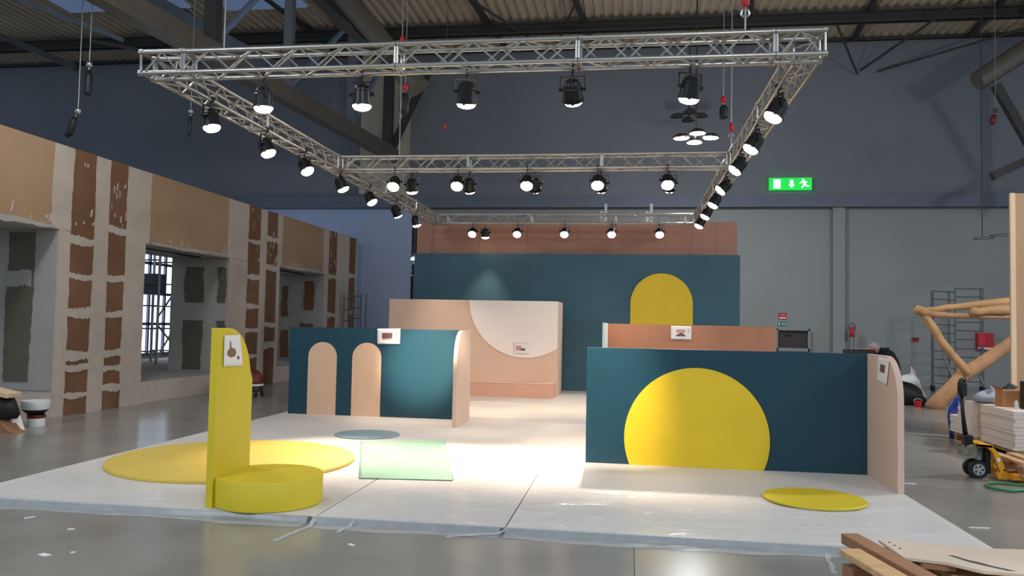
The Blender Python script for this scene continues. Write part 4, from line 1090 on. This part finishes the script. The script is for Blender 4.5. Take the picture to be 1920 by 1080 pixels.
MB().prism([(-8.75, 0), (-8.12, 0), (-8.25, 0.03), (-8.42, 0.2), (-8.7, 0.2)], 'y', 9.68, 9.92).build('wooden_foot', 'pallet_brown', tb)
MB().bar((-8.3, 9.95, 0.0), (-8.42, 9.95, 0.3), 0.18, 0.02).build('white_plate', 'white', tb)

# ------------------------------------------------------------------ foreground pallets
rot = R(-24)
fg = thing('wooden_pallet', (1.45, 3.7, 0), 'broken wooden pallet standing in the right foreground corner', 'pallet')
def q_(a, b, c):    # local frame of the pallet: a along its boards, b across
    return Vector((1.03 + a * 0.21 + b * 0.98, 4.12 - a * 0.98 + b * 0.21, c))
def brd(name, m, a0, a1, b, z, w, th):
    MB().bar(q_(a0, b, z), q_(a1, b, z), w, th).build(name, m, fg, bevel=0.004)
brd('deck_board', 'pallet_wood', 0.2, 1.3, -0.06, 0.585, 0.10, 0.03)
brd('deck_board', 'pallet_brown', -0.03, 1.25, 0.055, 0.585, 0.085, 0.05)
brd('deck_board', 'pallet_wood', 0.12, 1.3, 0.32, 0.545, 0.10, 0.03)
brd('deck_board', 'pallet_brown', 0.12, 1.3, 0.50, 0.545, 0.10, 0.03)
brd('deck_board', 'pallet_wood', 0.12, 1.3, 0.68, 0.545, 0.10, 0.03)
for a in (0.26, 0.7, 1.15):
    MB().bar(q_(a, -0.10, 0.50), q_(a, 0.8, 0.50), 0.10, 0.07).build('stringer', 'pallet_brown', fg, bevel=0.004)
for a in (0.26, 0.7, 1.15):
    for b in (-0.05, 0.38, 0.76):
        MB().bar(q_(a, b, 0.0), q_(a, b, 0.465), 0.1, 0.1).build('block', 'pallet_brown' if b < 0 else 'pallet_wood', fg)
MB().bar(q_(0.2, -0.12, 0.30), q_(1.2, -0.12, 0.30), 0.03, 0.09).build('side_board', 'pallet_wood', fg)
MB().bar(q_(0.2, -0.08, 0.36), q_(0.2, 0.8, 0.36), 0.03, 0.10).build('end_board', 'pallet_wood', fg)
sb = thing('stained_board', (1.6, 3.8, 0.57), 'worn pale plywood board lying on the foreground pallet', 'board')
MB().prism([(1.18, 4.05), (1.66, 4.00), (1.95, 4.03), (1.95, 3.58), (1.47, 3.62), (1.36, 3.72), (1.20, 3.76)], 'z', 0.60, 0.615).build('upper_sheet', 'stained_board', sb, bevel=0.002)
MB().prism([(1.20, 4.02), (1.40, 4.00), (1.40, 3.72), (1.27, 3.74)], 'z', 0.575, 0.597).build('lower_sheet', 'pallet_brown', sb)
MB().prism([(1.41, 3.83), (1.43, 3.83), (1.47, 3.765), (1.50, 3.745), (1.53, 3.70), (1.60, 3.64), (1.57, 3.64), (1.50, 3.70), (1.46, 3.74)], 'z', 0.6145, 0.6165).build('split', 'dark_recess', sb)
for p in ((1.215, 4.0), (1.222, 3.95), (1.23, 3.9)):
    MB().tube((p[0], p[1], 0.6145), (p[0], p[1], 0.617), 0.006, n=8).build('nail_hole', 'dark_recess', sb)

# ------------------------------------------------------------------ litter and tape marks on the floor
def scrap(x, y, w, l, a, label, name='paper_scrap', m='white'):
    mb = MB(); c, s = math.cos(a), math.sin(a)
    pts = [(-l, -w * .8), (l * .7, -w), (l, w * .9), (-l * .8, w)]
    mb.prism([(x + p * c - q * s, y + p * s + q * c) for p, q in pts], 'z', 0.001, 0.006)
    tag(mb.build(name, m), label, 'scrap')
scrap(-3.84, 4.88, .022, .045, -.3, 'largest white paper scrap on the floor at the lower left')
scrap(-3.70, 4.97, .01, .018, .5, 'tiny white scrap just right of the largest floor scrap')
scrap(-4.12, 5.5, .012, .025, .4, 'small white scrap on the concrete between the platform and the largest scrap')
scrap(-4.66, 5.74, .012, .045, 1.0, 'thin white sliver on the concrete near the platform left front')
scrap(-1.95, 5.55, .014, .03, -.6, 'small white scrap below the torn film right of the seat')
scrap(2.93, 9.03, .012, .09, .05, 'short white tape mark on the floor by the pink wing', 'tape_mark')
scrap(2.87, 7.14, .010, .09, .05, 'short white tape mark on the floor right of the platform front', 'tape_mark')
scrap(5.95, 15.6, .03, .12, .2, 'white paper scrap on the floor left of the blue bag')
